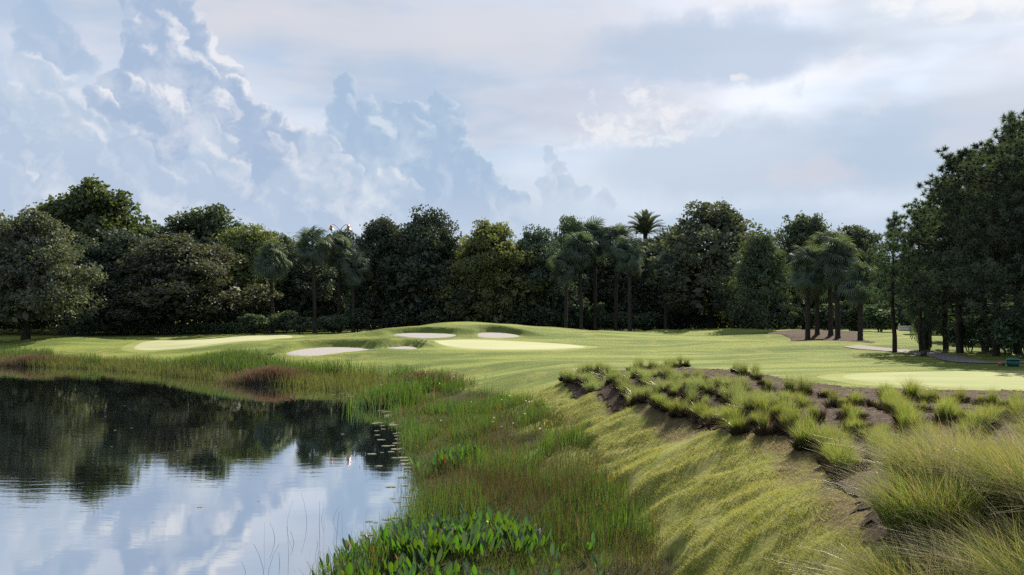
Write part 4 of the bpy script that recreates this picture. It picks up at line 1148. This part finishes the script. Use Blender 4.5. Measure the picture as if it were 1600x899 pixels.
for x, y, H, rad, n, ns, lab in [
    (3.30, 7.7, .86, .85, 4600, 280, 'big arching grass clump at the bottom edge beside the bare turf'),
    (4.05, 7.3, .88, .90, 4600, 260, 'arching grass clump second from the turf at the bottom edge'),
    (4.85, 7.7, .90, .95, 4600, 260, 'grass clump cut off by the bottom right corner'),
    (4.00, 9.3, .74, .70, 3000, 150, 'green upright grass clump behind the big bottom clump'),
    (5.00, 9.6, .80, .90, 3800, 300, 'silvery grass clump right of the green upright clump'),
    (5.75, 8.9, .84, .90, 3800, 240, 'grass clump at the right edge just above the corner'),
    (5.95, 11.2, .74, .85, 3600, 260, 'silvery grass clump at the right edge below the planted rows'),
    (6.95, 12.6, .72, .80, 3000, 180, 'farther grass clump at the right edge behind the silvery one'),
    (4.70, 11.3, .62, .60, 2400, 90, 'small grass clump at the foot of the planted rows'),
    (5.80, 13.4, .62, .60, 2200, 120, 'small grass clump between planted rows and silvery grasses'),
    (3.62, 8.6, .72, .75, 3000, 130, 'grass clump filling the gap behind the big bottom clump'),
    (4.45, 8.4, .78, .80, 3400, 150, 'grass clump in the thick of the corner grasses'),
    (5.25, 8.6, .80, .80, 3400, 150, 'grass clump in front of the silvery clumps'),
    (6.30, 10.1, .80, .85, 3200, 160, 'grass clump at the right edge between corner and silvery grasses'),
    (4.40, 10.2, .66, .65, 2600, 90, 'grass clump left of the silvery grasses'),
    (5.40, 10.6, .70, .70, 2600, 150, 'grass clump in the middle of the silvery grasses'),
    (6.60, 11.4, .74, .75, 2600, 150, 'grass clump at the right edge level with the planted rows'),
    (7.90, 14.6, .66, .70, 2400, 140, 'grass clump outside the right end of the planted rows'),
    (1.15, 9.0, .66, .8, 3200, 150, 'pale grass clump at the bottom edge by the marsh plants'),
    (2.05, 8.4, .56, .7, 2400, 120, 'pale sparse grass clump at the bottom edge left of the turf'),
    (0.30, 10.2, .56, .7, 2400, 40, 'low grass clump at the bottom edge among the broad leaves'),
]:
    tall_clump(x, y, H * .74, rad, n, lab, ns)

# ------------------------------------------------------------------ short turf of the bank
def scatter(x0, x1, y0, y1, n, keep):
    q = np.c_[rng.uniform(x0, x1, n), rng.uniform(y0, y1, n)]
    return q[keep(q)]
mb = MB()
def on_bank(q):
    f = (q[:, 0] - wet_x(q[:, 1])) / np.maximum(crest_x(q[:, 1]) - wet_x(q[:, 1]), .4)
    dens = np.clip(10.0 / q[:, 1], 0, 1) ** 1.6
    thin = 1 - 0.75 * sstep(f, .55, 1.0)
    return (f > -.12) & (q[:, 0] < crest_x(q[:, 1]) + .5) & (rng.random(len(q)) < dens * thin) & (fbm(q[:, 0] * 1.5, q[:, 1] * 1.0, 61, 3) > .36)
q = scatter(-1, 6, 6.5, 42, 900000, on_bank)
q = q[~inside(BED[::3], q)]
nq = len(q)
sz = 0.6 + q[:, 1] / 22
blades(mb, np.c_[q, height(q[:, 0], q[:, 1]) - .008], rng.uniform(.014, .055, nq) * (.5 + fbm(q[:, 0] * 2.2, q[:, 1] * 2.2, 63, 3)) * np.minimum(sz, 1.4), 0.0075 * sz, rng.uniform(.4, 1.6, nq), rng.normal(3.4, .9, nq), 1, 1.0, point=.15)
M['turf_blade'] = leaf_mat('turf_blades', (0.140, 0.170, 0.030), (0.285, 0.280, 0.085), transl=0.45, gloss=0.03, objvar=0)
tag(link('bank_turf', mb.mesh('bank_turf'), M['turf_blade']), 'short yellow-green turf on the folded bank', 'grass', kind='stuff')
print('bank blades', nq)

# ------------------------------------------------------------------ marsh plants along the pond
M['sedge'] = leaf_mat('sedge', (0.018, 0.044, 0.010), (0.066, 0.104, 0.018), tip=(0.080, 0.102, 0.026), dead=(0.13, 0.095, 0.045), share=0.13, transl=0.45, gloss=0.03, objvar=0)
M['reedgreen'] = leaf_mat('reed_green', (0.026, 0.070, 0.010), (0.078, 0.140, 0.018), dead=(0.13, 0.10, 0.04), share=0.06, transl=0.45, gloss=0.05, objvar=0)
M['rush'] = leaf_mat('rush_brown', (0.042, 0.056, 0.018), (0.085, 0.066, 0.036), tip=(0.105, 0.074, 0.050), transl=0.25, gloss=0.02, objvar=0)
M['rush_purple'] = leaf_mat('rush_purple', (0.050, 0.045, 0.030), (0.100, 0.072, 0.055), tip=(0.155, 0.100, 0.092), transl=0.25, gloss=0.02, objvar=0)
M['drygrass'] = leaf_mat('marsh_dry', (0.062, 0.086, 0.024), (0.130, 0.138, 0.046), transl=0.4, gloss=0.03, objvar=0)
SH_A = np.array(sorted([s for s in SHORE[8:24]], key=lambda s: s[1]))
def shore_x(y): return np.interp(y, SH_A[:, 1], SH_A[:, 0])
def wet_near(q, over=0.35):
    return (q[:, 0] > shore_x(q[:, 1]) - over * rng.random(len(q))) & (q[:, 0] < wet_x(q[:, 1]) + .15 + .5 * (rng.random(len(q)) - .5))
def gz(q): return np.maximum(height(q[:, 0], q[:, 1]), -0.05)
def reed(name, q, H, Wd, lean, mat, label, cat, laz=None, seg=3, point=.08, wprof=None, power=1.8):
    mb = MB(); n = len(q)
    blades(mb, np.c_[q, gz(q) - .02], H, Wd, lean, rng.uniform(0, 6.28, n) if laz is None else laz, seg, power, point=point, wprof=wprof)
    return tag(link(name, mb.mesh(name), M[mat]), label, cat, kind='stuff')
# general sedge
def dens(q): return rng.random(len(q)) < np.clip(16 / q[:, 1], 0, 1)
q = scatter(-8, 3, 9, 46, 120000, lambda q: wet_near(q) & dens(q))
n = len(q); sc = np.clip(q[:, 1] / 18, .8, 2.2)
pat = fbm(q[:, 0] * .8, q[:, 1] * .5, 71, 3)
reed('sedge', q, rng.uniform(.14, .42, n) * (0.30 + 1.6 * np.clip(pat - .15, 0, 1)), .0085 * sc, rng.uniform(.1, .7, n), 'sedge', 'fine green sedge covering the pond margin', 'sedge')
print('sedge', n)
# green reed patches
q = scatter(-7, 2.5, 14, 46, 90000, lambda q: wet_near(q, .2) & dens(q) & (fbm(q[:, 0] * .75 + 4, q[:, 1] * .40, 72, 2) > .50))
n = len(q)
reed('green_reeds', q, rng.uniform(.24, .60, n), .016 * np.clip(q[:, 1] / 22, .8, 1.6), rng.uniform(.02, .30, n), 'reedgreen', 'bright green upright reeds in patches along the pond margin', 'reeds', point=.3)
# brown rush mass
def blob(cx, cyy, a, b):
    return lambda q: (((q[:, 0] - cx) / a) ** 2 + ((q[:, 1] - cyy) / b) ** 2) < (0.15 + 1.6 * rng.random(len(q)) ** 1.5)
f1 = blob(-0.4, 20.6, 1.7, 2.2); f2 = blob(0.9, 18.2, .8, 2.4); f3 = blob(-0.2, 29.0, 1.1, 2.2)
q = scatter(-3, 3, 15, 33, 24000, lambda q: (f1(q) | f2(q) | (f3(q) & (rng.random(len(q)) < .4))) & wet_near(q, 0))
n = len(q)
reed('brown_rushes', q, rng.uniform(.25, .78, n), .0075, rng.uniform(.02, .45, n), 'rush', 'brown fine rushes massed behind the broad marsh leaves', 'rushes', point=.5)
print('rush', n)
# dark stems at the foot of the bank
q = scatter(.6, 2.3, 13, 30, 2000, lambda q: (q[:, 0] > wet_x(q[:, 1]) - 1.0) & (q[:, 0] < wet_x(q[:, 1]) + .1) & (fbm(q[:, 0], q[:, 1] * .5, 75, 2) > .5))
n = len(q)
reed('dark_rush_stems', q, rng.uniform(.40, .78, n), .009, rng.uniform(.02, .18, n), 'rush', 'tall dark rush stems at the foot of the bank', 'rushes', point=.6)
# far margin of the pond
wa = np.array(WET[8:16]); sa = np.array([s for s in SHORE if s[1] >= 41][1:])[::-1]
def margin(n, u0, u1, t0, t1):
    """points between the shore (t=0) and the landward edge (t=1), u = world x of the shore"""
    xs = rng.uniform(u0, u1, n); o_ = np.argsort(sa[:, 0])
    ys = np.interp(xs, sa[o_, 0], sa[o_, 1])
    ow = np.argsort(wa[:, 0]); 
    xl = xs + 1.6; yl = np.interp(xl, wa[ow, 0], wa[ow, 1])
    t = rng.uniform(t0, t1, n)
    return np.c_[xs + (xl - xs) * t, ys + (yl - ys) * t]
q = margin(30000, -60, -4.5, -.12, .9); n = len(q)
pat = fbm(q[:, 0] * .35, q[:, 1] * .35, 81, 3)
reed('far_margin_sedge', q, rng.uniform(.25, .75, n) * (0.45 + 1.1 * pat), .028, rng.uniform(.05, .5, n), 'drygrass', 'olive and straw coloured sedge along the far pond margin', 'sedge', seg=2)
q = margin(26000, -50, -4.5, .3, 1.0); q = q[fbm(q[:, 0] * .22 + 3, q[:, 1] * .22, 82, 2) > .45]; n = len(q)
reed('far_margin_reeds', q, rng.uniform(.45, .95, n), .036, rng.uniform(.02, .3, n), 'reedgreen', 'dark green reeds in a strip along the far pond margin', 'reeds', seg=2, point=.3)
# three purplish tufts
def tuft(cx, cyy, a, b, H, n, label):
    th = rng.uniform(0, 6.28, n); r_ = np.abs(rng.normal(0, .62, n))
    q = np.c_[cx + a * r_ * np.cos(th), cyy + b * r_ * np.sin(th)]
    mb = MB()
    blades(mb, np.c_[q, gz(q) - .03], H * rng.uniform(.55, 1.1, n) * np.maximum(.25, 1 - .32 * r_ ** 2), .022, rng.uniform(.02, .40, n), th, 3, 1.6, point=.55)
    return tag(link('rush_tuft', mb.mesh('rush_tuft'), M['rush_purple']), label, 'rushes', 'purplish rush tufts on the far margin')
x, y = P(418, 598, .1)[:2]; tuft(x, y + .6, 2.3, 1.2, 1.0, 3000, 'purplish brown rush tuft left of and below the front bunker')
x, y = P(655, 605, .35)[:2]; tuft(x, y, 1.9, 1.1, .85, 2600, 'purplish rush tuft with white flowers below the small bunker')
x, y = P(40, 572, .05)[:2]; tuft(x, y + .8, 3.2, 1.2, .9, 1800, 'shaded purplish rush tuft at the left end of the pond')
# dark green reed island
q = np.c_[rng.normal(-5.2, .55, 2600), rng.normal(42.4, 1.0, 2600)]
reed('dark_reed_patch', q, rng.uniform(.45, .85, 2600), .034, rng.uniform(.02, .3, 2600), 'reedgreen', 'dark green reed patch jutting into the pond', 'reeds', seg=2, point=.3)
# thin stems standing in the water
q = np.c_[rng.uniform(-4.2, -2.2, 26), rng.uniform(14.8, 19, 26)]
reed('water_stems', q, rng.uniform(.25, .7, 26), .007, rng.uniform(.05, .35, 26), 'rush', 'single thin stems standing in the near water', 'stems', seg=3, point=.6)
q = scatter(-4.2, -1.8, 14.5, 24, 5200, lambda q: np.abs(q[:, 0] - shore_x(q[:, 1]) + .15) < .45 * rng.random(len(q)))
reed('shore_sprigs', q, rng.uniform(.12, .42, len(q)), .006, rng.uniform(.1, .6, len(q)), 'sedge', 'fine sprigs at the water line', 'sprigs', seg=2)
# floating leaves
mb = MB()
for i in range(125):
    yy = rng.uniform(17, 52); xx = np.interp(yy, SH_A[:, 1], SH_A[:, 0]) - abs(rng.normal(0, .38)) - .05
    r_ = rng.uniform(.03, .085) * (1 + yy / 60); th = np.linspace(0, 5.9, 8) + rng.uniform(0, 6)
    if i < 34: yy = rng.uniform(18, 52); xx = rng.uniform(-.42, -.12) * yy; r_ = rng.uniform(.02, .05)
    V = np.c_[xx + r_ * 1.3 * np.cos(th), yy + r_ * np.sin(th), np.full(8, .008) + rng.uniform(0, .006)]
    V = np.vstack([V, [[xx, yy, .010]]])
    mb.add(V, None, [[j, j + 1, 8] for j in range(7)], rng.random(), 0)
M['pad'] = leaf_mat('floating_leaf', (0.09, 0.11, 0.045), (0.20, 0.19, 0.10), transl=0.1, gloss=0.30, rough=0.25, objvar=0)
tag(link('floating_leaves', mb.mesh('floating_leaves'), M['pad']), 'small floating leaves near the pond edge', 'leaves', kind='stuff')

# ---- broad-leaved marsh plants, leaf by leaf
M['broad'] = leaf_mat('broad_marsh_leaf', (0.030, 0.085, 0.012), (0.066, 0.135, 0.022), transl=0.45, gloss=0.05, rough=0.35, objvar=0.22, tint=(1.3, 1.25, .4))
M['rustleaf'] = leaf_mat('rust_leaf', (0.16, 0.05, 0.012), (0.22, 0.085, 0.016), transl=0.35, gloss=0.03)
M['violet'] = leaf_mat('violet_flower', (0.20, 0.15, 0.40), (0.30, 0.24, 0.52), transl=0.3, gloss=0.02)
M['white'] = leaf_mat('white_flower', (0.7, 0.7, 0.66), (0.8, 0.8, 0.76), transl=0.3, gloss=0.02, tint=(1, 1, 1))
def broad_leaf(seed):
    rs = np.random.default_rng(seed); mb = MB()
    tube(mb, [(0, 0, 0), (0.02, 0, .3), (0.05, 0, .55)], [.010, .008, .006], 5, .5, cap=False)
    t = np.linspace(0, 1, 7)
    w = .066 * np.sin(np.pi * np.clip(t * .86 + .10, 0, 1)) ** .8; w[-1] = .002
    z = .52 + t * .45; x = .05 + .10 * t ** 1.8
    V = np.concatenate([np.c_[x + .02 * np.sin(3 * t), -w, z], np.c_[x - .012, 0 * w, z], np.c_[x + .02 * np.sin(3 * t), w, z]])
    n = 7
    Q = [[i, i + n, i + n + 1, i + 1] for i in range(n - 1)] + [[i + n, i + 2 * n, i + 2 * n + 1, i + n + 1] for i in range(n - 1)]
    mb.add(V, Q, None, rs.uniform(.2, .8), 0)
    return mb.mesh('leaf', True)
BL = [broad_leaf(i) for i in range(3)]
def spike():
    mb = MB()
    tube(mb, [(0, 0, 0), (0, 0, .5), (.01, 0, .74)], [.006, .005, .004], 5, .5)
    for i in range(60):
        a = i * 2.4; zz = .70 + .16 * i / 60
        c = np.array([[.014 * math.cos(a), .014 * math.sin(a), zz]])
        leafquads(mb, c, .016)
    return mb.mesh('flower_spike')
SPK = spike()
pts = []
def rnd_in(cx, cyy, a, b, n):
    th = rng.uniform(0, 6.28, n); r_ = np.sqrt(rng.random(n)); return np.c_[cx + a * r_ * np.cos(th), cyy + b * r_ * np.sin(th)]
zones = [('in the broad-leaved patch before the brown rushes', rnd_in(-0.75, 16.0, 1.25, 1.5, 84), .60), ('in the patch at the bottom edge of the picture', rnd_in(-1.0, 13.2, 1.6, 1.1, 60), .48),
         ('in the dark patch at the water beyond the brown rushes', rnd_in(-1.55, 24.5, .8, .8, 24), .50), ('standing at the near water line', rnd_in(-2.3, 15.2, .6, 1.2, 20), .42), ('scattered between sedge below the turf bank', rnd_in(0.7, 14.2, .8, 1.8, 18), .42)]
ic = 0
for where, qq, hh in zones:
    for x, y in qq:
        if x < shore_x(np.array([y]))[0] - .25: x = shore_x(np.array([y]))[0] + rng.uniform(0, .5)
        z = max(h1(x, y), -.05) - .02
        o = tag(empty('marsh_plant', (x, y, z), rng.uniform(0, 6.28)), 'broad-leaved marsh plant ' + where, 'marsh plant', 'marsh plants ' + where)
        nl = int(rng.integers(4, 7)); rust = rng.random() < .05; spk = rng.random() < .12
        if rust and spk: spk = False
        if rust: o['label'] = 'marsh plant with rusty leaf ' + where
        if spk: o['label'] = 'marsh plant with violet spike ' + where
        for i in range(nl):
            l = link('leaf', BL[(ic + i) % 3], M['broad'], o)
            if rust and i == 0:
                l.material_slots[0].link = 'OBJECT'; l.material_slots[0].material = M['rustleaf']; l['label'] = 'rust coloured withered leaf'
            a = i * 2.4 + rng.uniform(-.3, .3); s = hh * rng.uniform(.7, 1.1)
            l.location = (.03 * math.cos(a), .03 * math.sin(a), 0)
            l.rotation_euler = (0, rng.uniform(.05, .30), a); l.scale = (s * 1.15, s * rng.uniform(.85, 1.35), s)
        if spk:
            f = link('flower_spike', SPK, M['violet'], o); f.scale = (hh * 1.0,) * 3; f.rotation_euler = (rng.normal(0, .08), rng.normal(0, .08), 0)
        ic += 1
# white specks of flowers
mb = MB()
q = scatter(-2.5, 2, 14, 40, 500, lambda q: wet_near(q, 0))[:14]
q = np.vstack([q, np.c_[rng.normal(-4.6, .8, 16), rng.normal(45.5, .7, 16)]])
for x, y in q:
    zf = max(h1(x, y), 0) + rng.uniform(.4, .75)
    leafquads(mb, np.array([[x, y, zf]] * 5) + rng.normal(0, .008, (5, 3)), .008 + y * .0005)
tag(link('white_flowers', mb.mesh('white_flowers'), M['white']), 'tiny white flowers dotted over the marsh plants', 'flowers', kind='stuff')

# ------------------------------------------------------------------ small built things
def plain(name, c, rough=.6, spec=.3, metal=0.0, var=.25):
    def f(N, pos):
        return N.mix(N.noise(pos, 5.0, 4, .6), tuple(v * (1 - var) for v in c), tuple(min(1, v * (1 + var)) for v in c))
    m = surf(name, f, rough, spec)
    m.node_tree.nodes['Principled BSDF'].inputs['Metallic'].default_value = metal
    return m
def bm_box(mb, x0, x1, y0, y1, z0, z1, tp=0.0):
    V = [(x0, y0, z0), (x1, y0, z0), (x1, y1, z0), (x0, y1, z0), (x0 + tp, y0 + tp, z1), (x1 - tp, y0 + tp, z1), (x1 - tp, y1 - tp, z1), (x0 + tp, y1 - tp, z1)]
    mb.add(V, [[0, 3, 2, 1], [4, 5, 6, 7], [0, 1, 5, 4], [1, 2, 6, 5], [2, 3, 7, 6], [3, 0, 4, 7]])
def part(name, build, mat, parent):
    mb = MB(); build(mb); return link(name, mb.mesh(name), mat, parent)
M['copper'] = plain('copper', (0.42, 0.17, 0.08), .38, .5, .6)
M['iron'] = plain('dark_iron', (0.045, 0.04, 0.04), .5, .4)
M['green_paint'] = plain('green_paint', (0.010, 0.085, 0.065), .4, .4)
M['red_paint'] = plain('red_paint', (0.40, 0.05, 0.04), .4, .4)
M['lampglass'] = plain('amber_glass', (0.50, 0.36, 0.22), .3, .5)
M['whitewall'] = plain('white_render', (0.62, 0.60, 0.58), .8, .1)
M['roofgrey'] = plain('grey_roof', (0.40, 0.40, 0.42), .8, .1)
M['featherdark'] = plain('dark_feathers', (0.06, 0.052, 0.045), .7, .2)
# twin copper lamp
Y = 119.0; x = (531 - 800) / F * Y; z = h1(x, Y)
top = CAMZ + (HZ - 352) / F * Y - z
o = tag(empty('street_lamp', (x, Y, z)), 'twin-armed lamp post with copper bell shades above the treetops', 'street lamp')
part('post', lambda mb: tube(mb, [(0, 0, 0), (0, 0, .6), (0, 0, .7), (0, 0, top - .7), (0, 0, top - .45)], [.16, .15, .09, .07, .05], 10), M['iron'], o)
for s in (-1, 1):
    a = part('arm', lambda mb: tube(mb, [(s * (.04 + .92 * u), 0, top - .6 + .62 * math.sin(u * 1.9) / .95) for u in np.linspace(0, 1, 9)], .032, 6), M['iron'], o)
    def bell(mb):
        zz = np.array([0, -.06, -.14, -.34, -.52, -.56]); rr = np.array([.04, .10, .16, .20, .30, .36])
        th = np.linspace(0, 2 * np.pi, 16, endpoint=False)
        V = np.concatenate([np.c_[s * 1.02 + r * np.cos(th), r * np.sin(th), np.full(16, top + .05 + q)] for r, q in zip(rr, zz)])
        Q = [[i * 16 + j, i * 16 + (j + 1) % 16, i * 16 + 16 + (j + 1) % 16, i * 16 + 16 + j] for i in range(5) for j in range(16)]
        mb.add(V, Q)
    shade = part('lamp_shade', bell, M['copper'], o)
    def globe(mb):
        tube(mb, [(s * 1.02, 0, top - .42), (s * 1.02, 0, top - .50), (s * 1.02, 0, top - .62), (s * 1.02, 0, top - .70)], [.10, .15, .13, .05], 10)
    part('lamp_glass', globe, M['lampglass'], shade)
# green box on the tee
g = hit(1583, 573); o = tag(empty('cooler_box', tuple(g), R(8)), 'green box with pitched lid on the grass at the edge of the grove', 'box')
part('body', lambda mb: bm_box(mb, -.17, .17, -.14, .14, 0, .26, -.012), M['green_paint'], o)
def lid(mb):
    V = [(-.235, -.20, .262), (.235, -.20, .262), (.235, .20, .262), (-.235, .20, .262), (-.235, -.20, .285), (.235, -.20, .285), (.235, .20, .285), (-.235, .20, .285), (-.12, 0, .385), (.12, 0, .385)]
    mb.add(V, [[0, 3, 2, 1], [0, 1, 5, 4], [1, 2, 6, 5], [2, 3, 7, 6], [3, 0, 4, 7], [4, 5, 9, 8], [6, 7, 8, 9]], [[5, 6, 9], [7, 4, 8]])
part('lid', lid, M['green_paint'], o)
part('base', lambda mb: bm_box(mb, -.13, .13, -.11, .11, -.05, -.001), M['iron'], o)
def ball(mb, r, cz):
    zz = np.linspace(-1, 1, 11); tube(mb, np.c_[0 * zz, 0 * zz, cz + r * np.sin(zz * 1.57)], np.maximum(r * np.cos(zz * 1.57), .002), 14)
g = hit(1562, 573); o = tag(empty('tee_marker', tuple(g)), 'small red ball tee marker left of the green box', 'tee marker')
part('ball', lambda mb: ball(mb, .075, .10), M['red_paint'], o)
part('spike', lambda mb: tube(mb, [(0, 0, -.06), (0, 0, .03)], .015, 6), M['iron'], o)
g = hit(1568, 573); o = tag(empty('tee_marker', (g[0] + .04, g[1] + .1, g[2])), 'small dark tee marker between red ball and green box', 'tee marker')
part('block', lambda mb: bm_box(mb, -.06, .06, -.05, .05, .02, .15, .015), M['green_paint'], o)
part('spike', lambda mb: tube(mb, [(0, 0, -.06), (0, 0, .03)], .015, 6), M['iron'], o)
# black box by the path
g = hit(1443, 558); o = tag(empty('sign_box', tuple(g), R(-6)), 'small black box sign on the grass below the thin pines', 'sign')
part('panel', lambda mb: bm_box(mb, -.15, .15, -.03, .03, .06, .30, .01), M['iron'], o)
for s in (-.11, .11): part('leg', lambda mb: bm_box(mb, s - .02, s + .02, -.025, .025, -.05, .058), M['iron'], o)
# bird on the lawn
g = hit(423, 558); o = tag(empty('bird', tuple(g), R(12)), 'small dark bird with pale head resting on the lawn left of the front bunker', 'bird')
def body(mb):
    u = np.linspace(0, 1, 12)
    pth = np.c_[-.26 + .46 * u, 0 * u, .10 + .03 * np.sin(u * 3.1) + .10 * np.clip(u - .78, 0, 1) * 4.0]
    tube(mb, pth, .005 + .085 * np.sin(np.pi * np.clip(u * .93 + .02, 0, 1)) ** .7 * (1 - .5 * np.clip(u - .72, 0, 1) * 3), 10)
    tube(mb, [(.17, 0, .20), (.20, 0, .225), (.245, 0, .222), (.29, 0, .21)], [.03, .04, .03, .006], 8)
part('body', body, M['featherdark'], o)
part('head_patch', lambda mb: tube(mb, [(.175, 0, .235), (.20, 0, .262), (.235, 0, .256)], [.015, .024, .012], 8), M['whitewall'], o)
for s in (-.03, .03): part('leg', lambda mb: tube(mb, [(0, s, -.01), (0, s, .05)], .008, 5), M['iron'], o)
# white shed behind the lawn tree
Y = 112.0; x = (113 - 800) / F * Y; z = h1(x, Y)
o = tag(empty('garden_shed', (x, Y, z), R(-14)), 'low white shed with flat pale roof in the shade behind the lawn tree', 'shed')
part('wall', lambda mb: bm_box(mb, -1.1, .75, -1, 1, -.1, 1.85), M['whitewall'], o)
part('roof', lambda mb: bm_box(mb, -1.35, 1.0, -1.25, 1.25, 1.853, 1.97, .04), M['roofgrey'], o)
part('door', lambda mb: bm_box(mb, -.75, .30, -1.05, -1.003, .0, 1.62), M['iron'], o)
# white low wall in the distance past the slim pine
Y = 96.0; x = (1417 - 800) / F * Y; z = h1(x, Y)
o = tag(empty('garden_wall', (x, Y, z)), 'low white wall glimpsed between the slim pine and the thin pines', 'wall')
part('wall', lambda mb: bm_box(mb, -.75, .75, -.12, .12, -.1, .42), M['whitewall'], o)
part('coping', lambda mb: bm_box(mb, -.80, .80, -.16, .16, .423, .50), M['whitewall'], o)
part('post', lambda mb: bm_box(mb, -.75, -.68, -.05, .05, .503, .72), M['whitewall'], o)
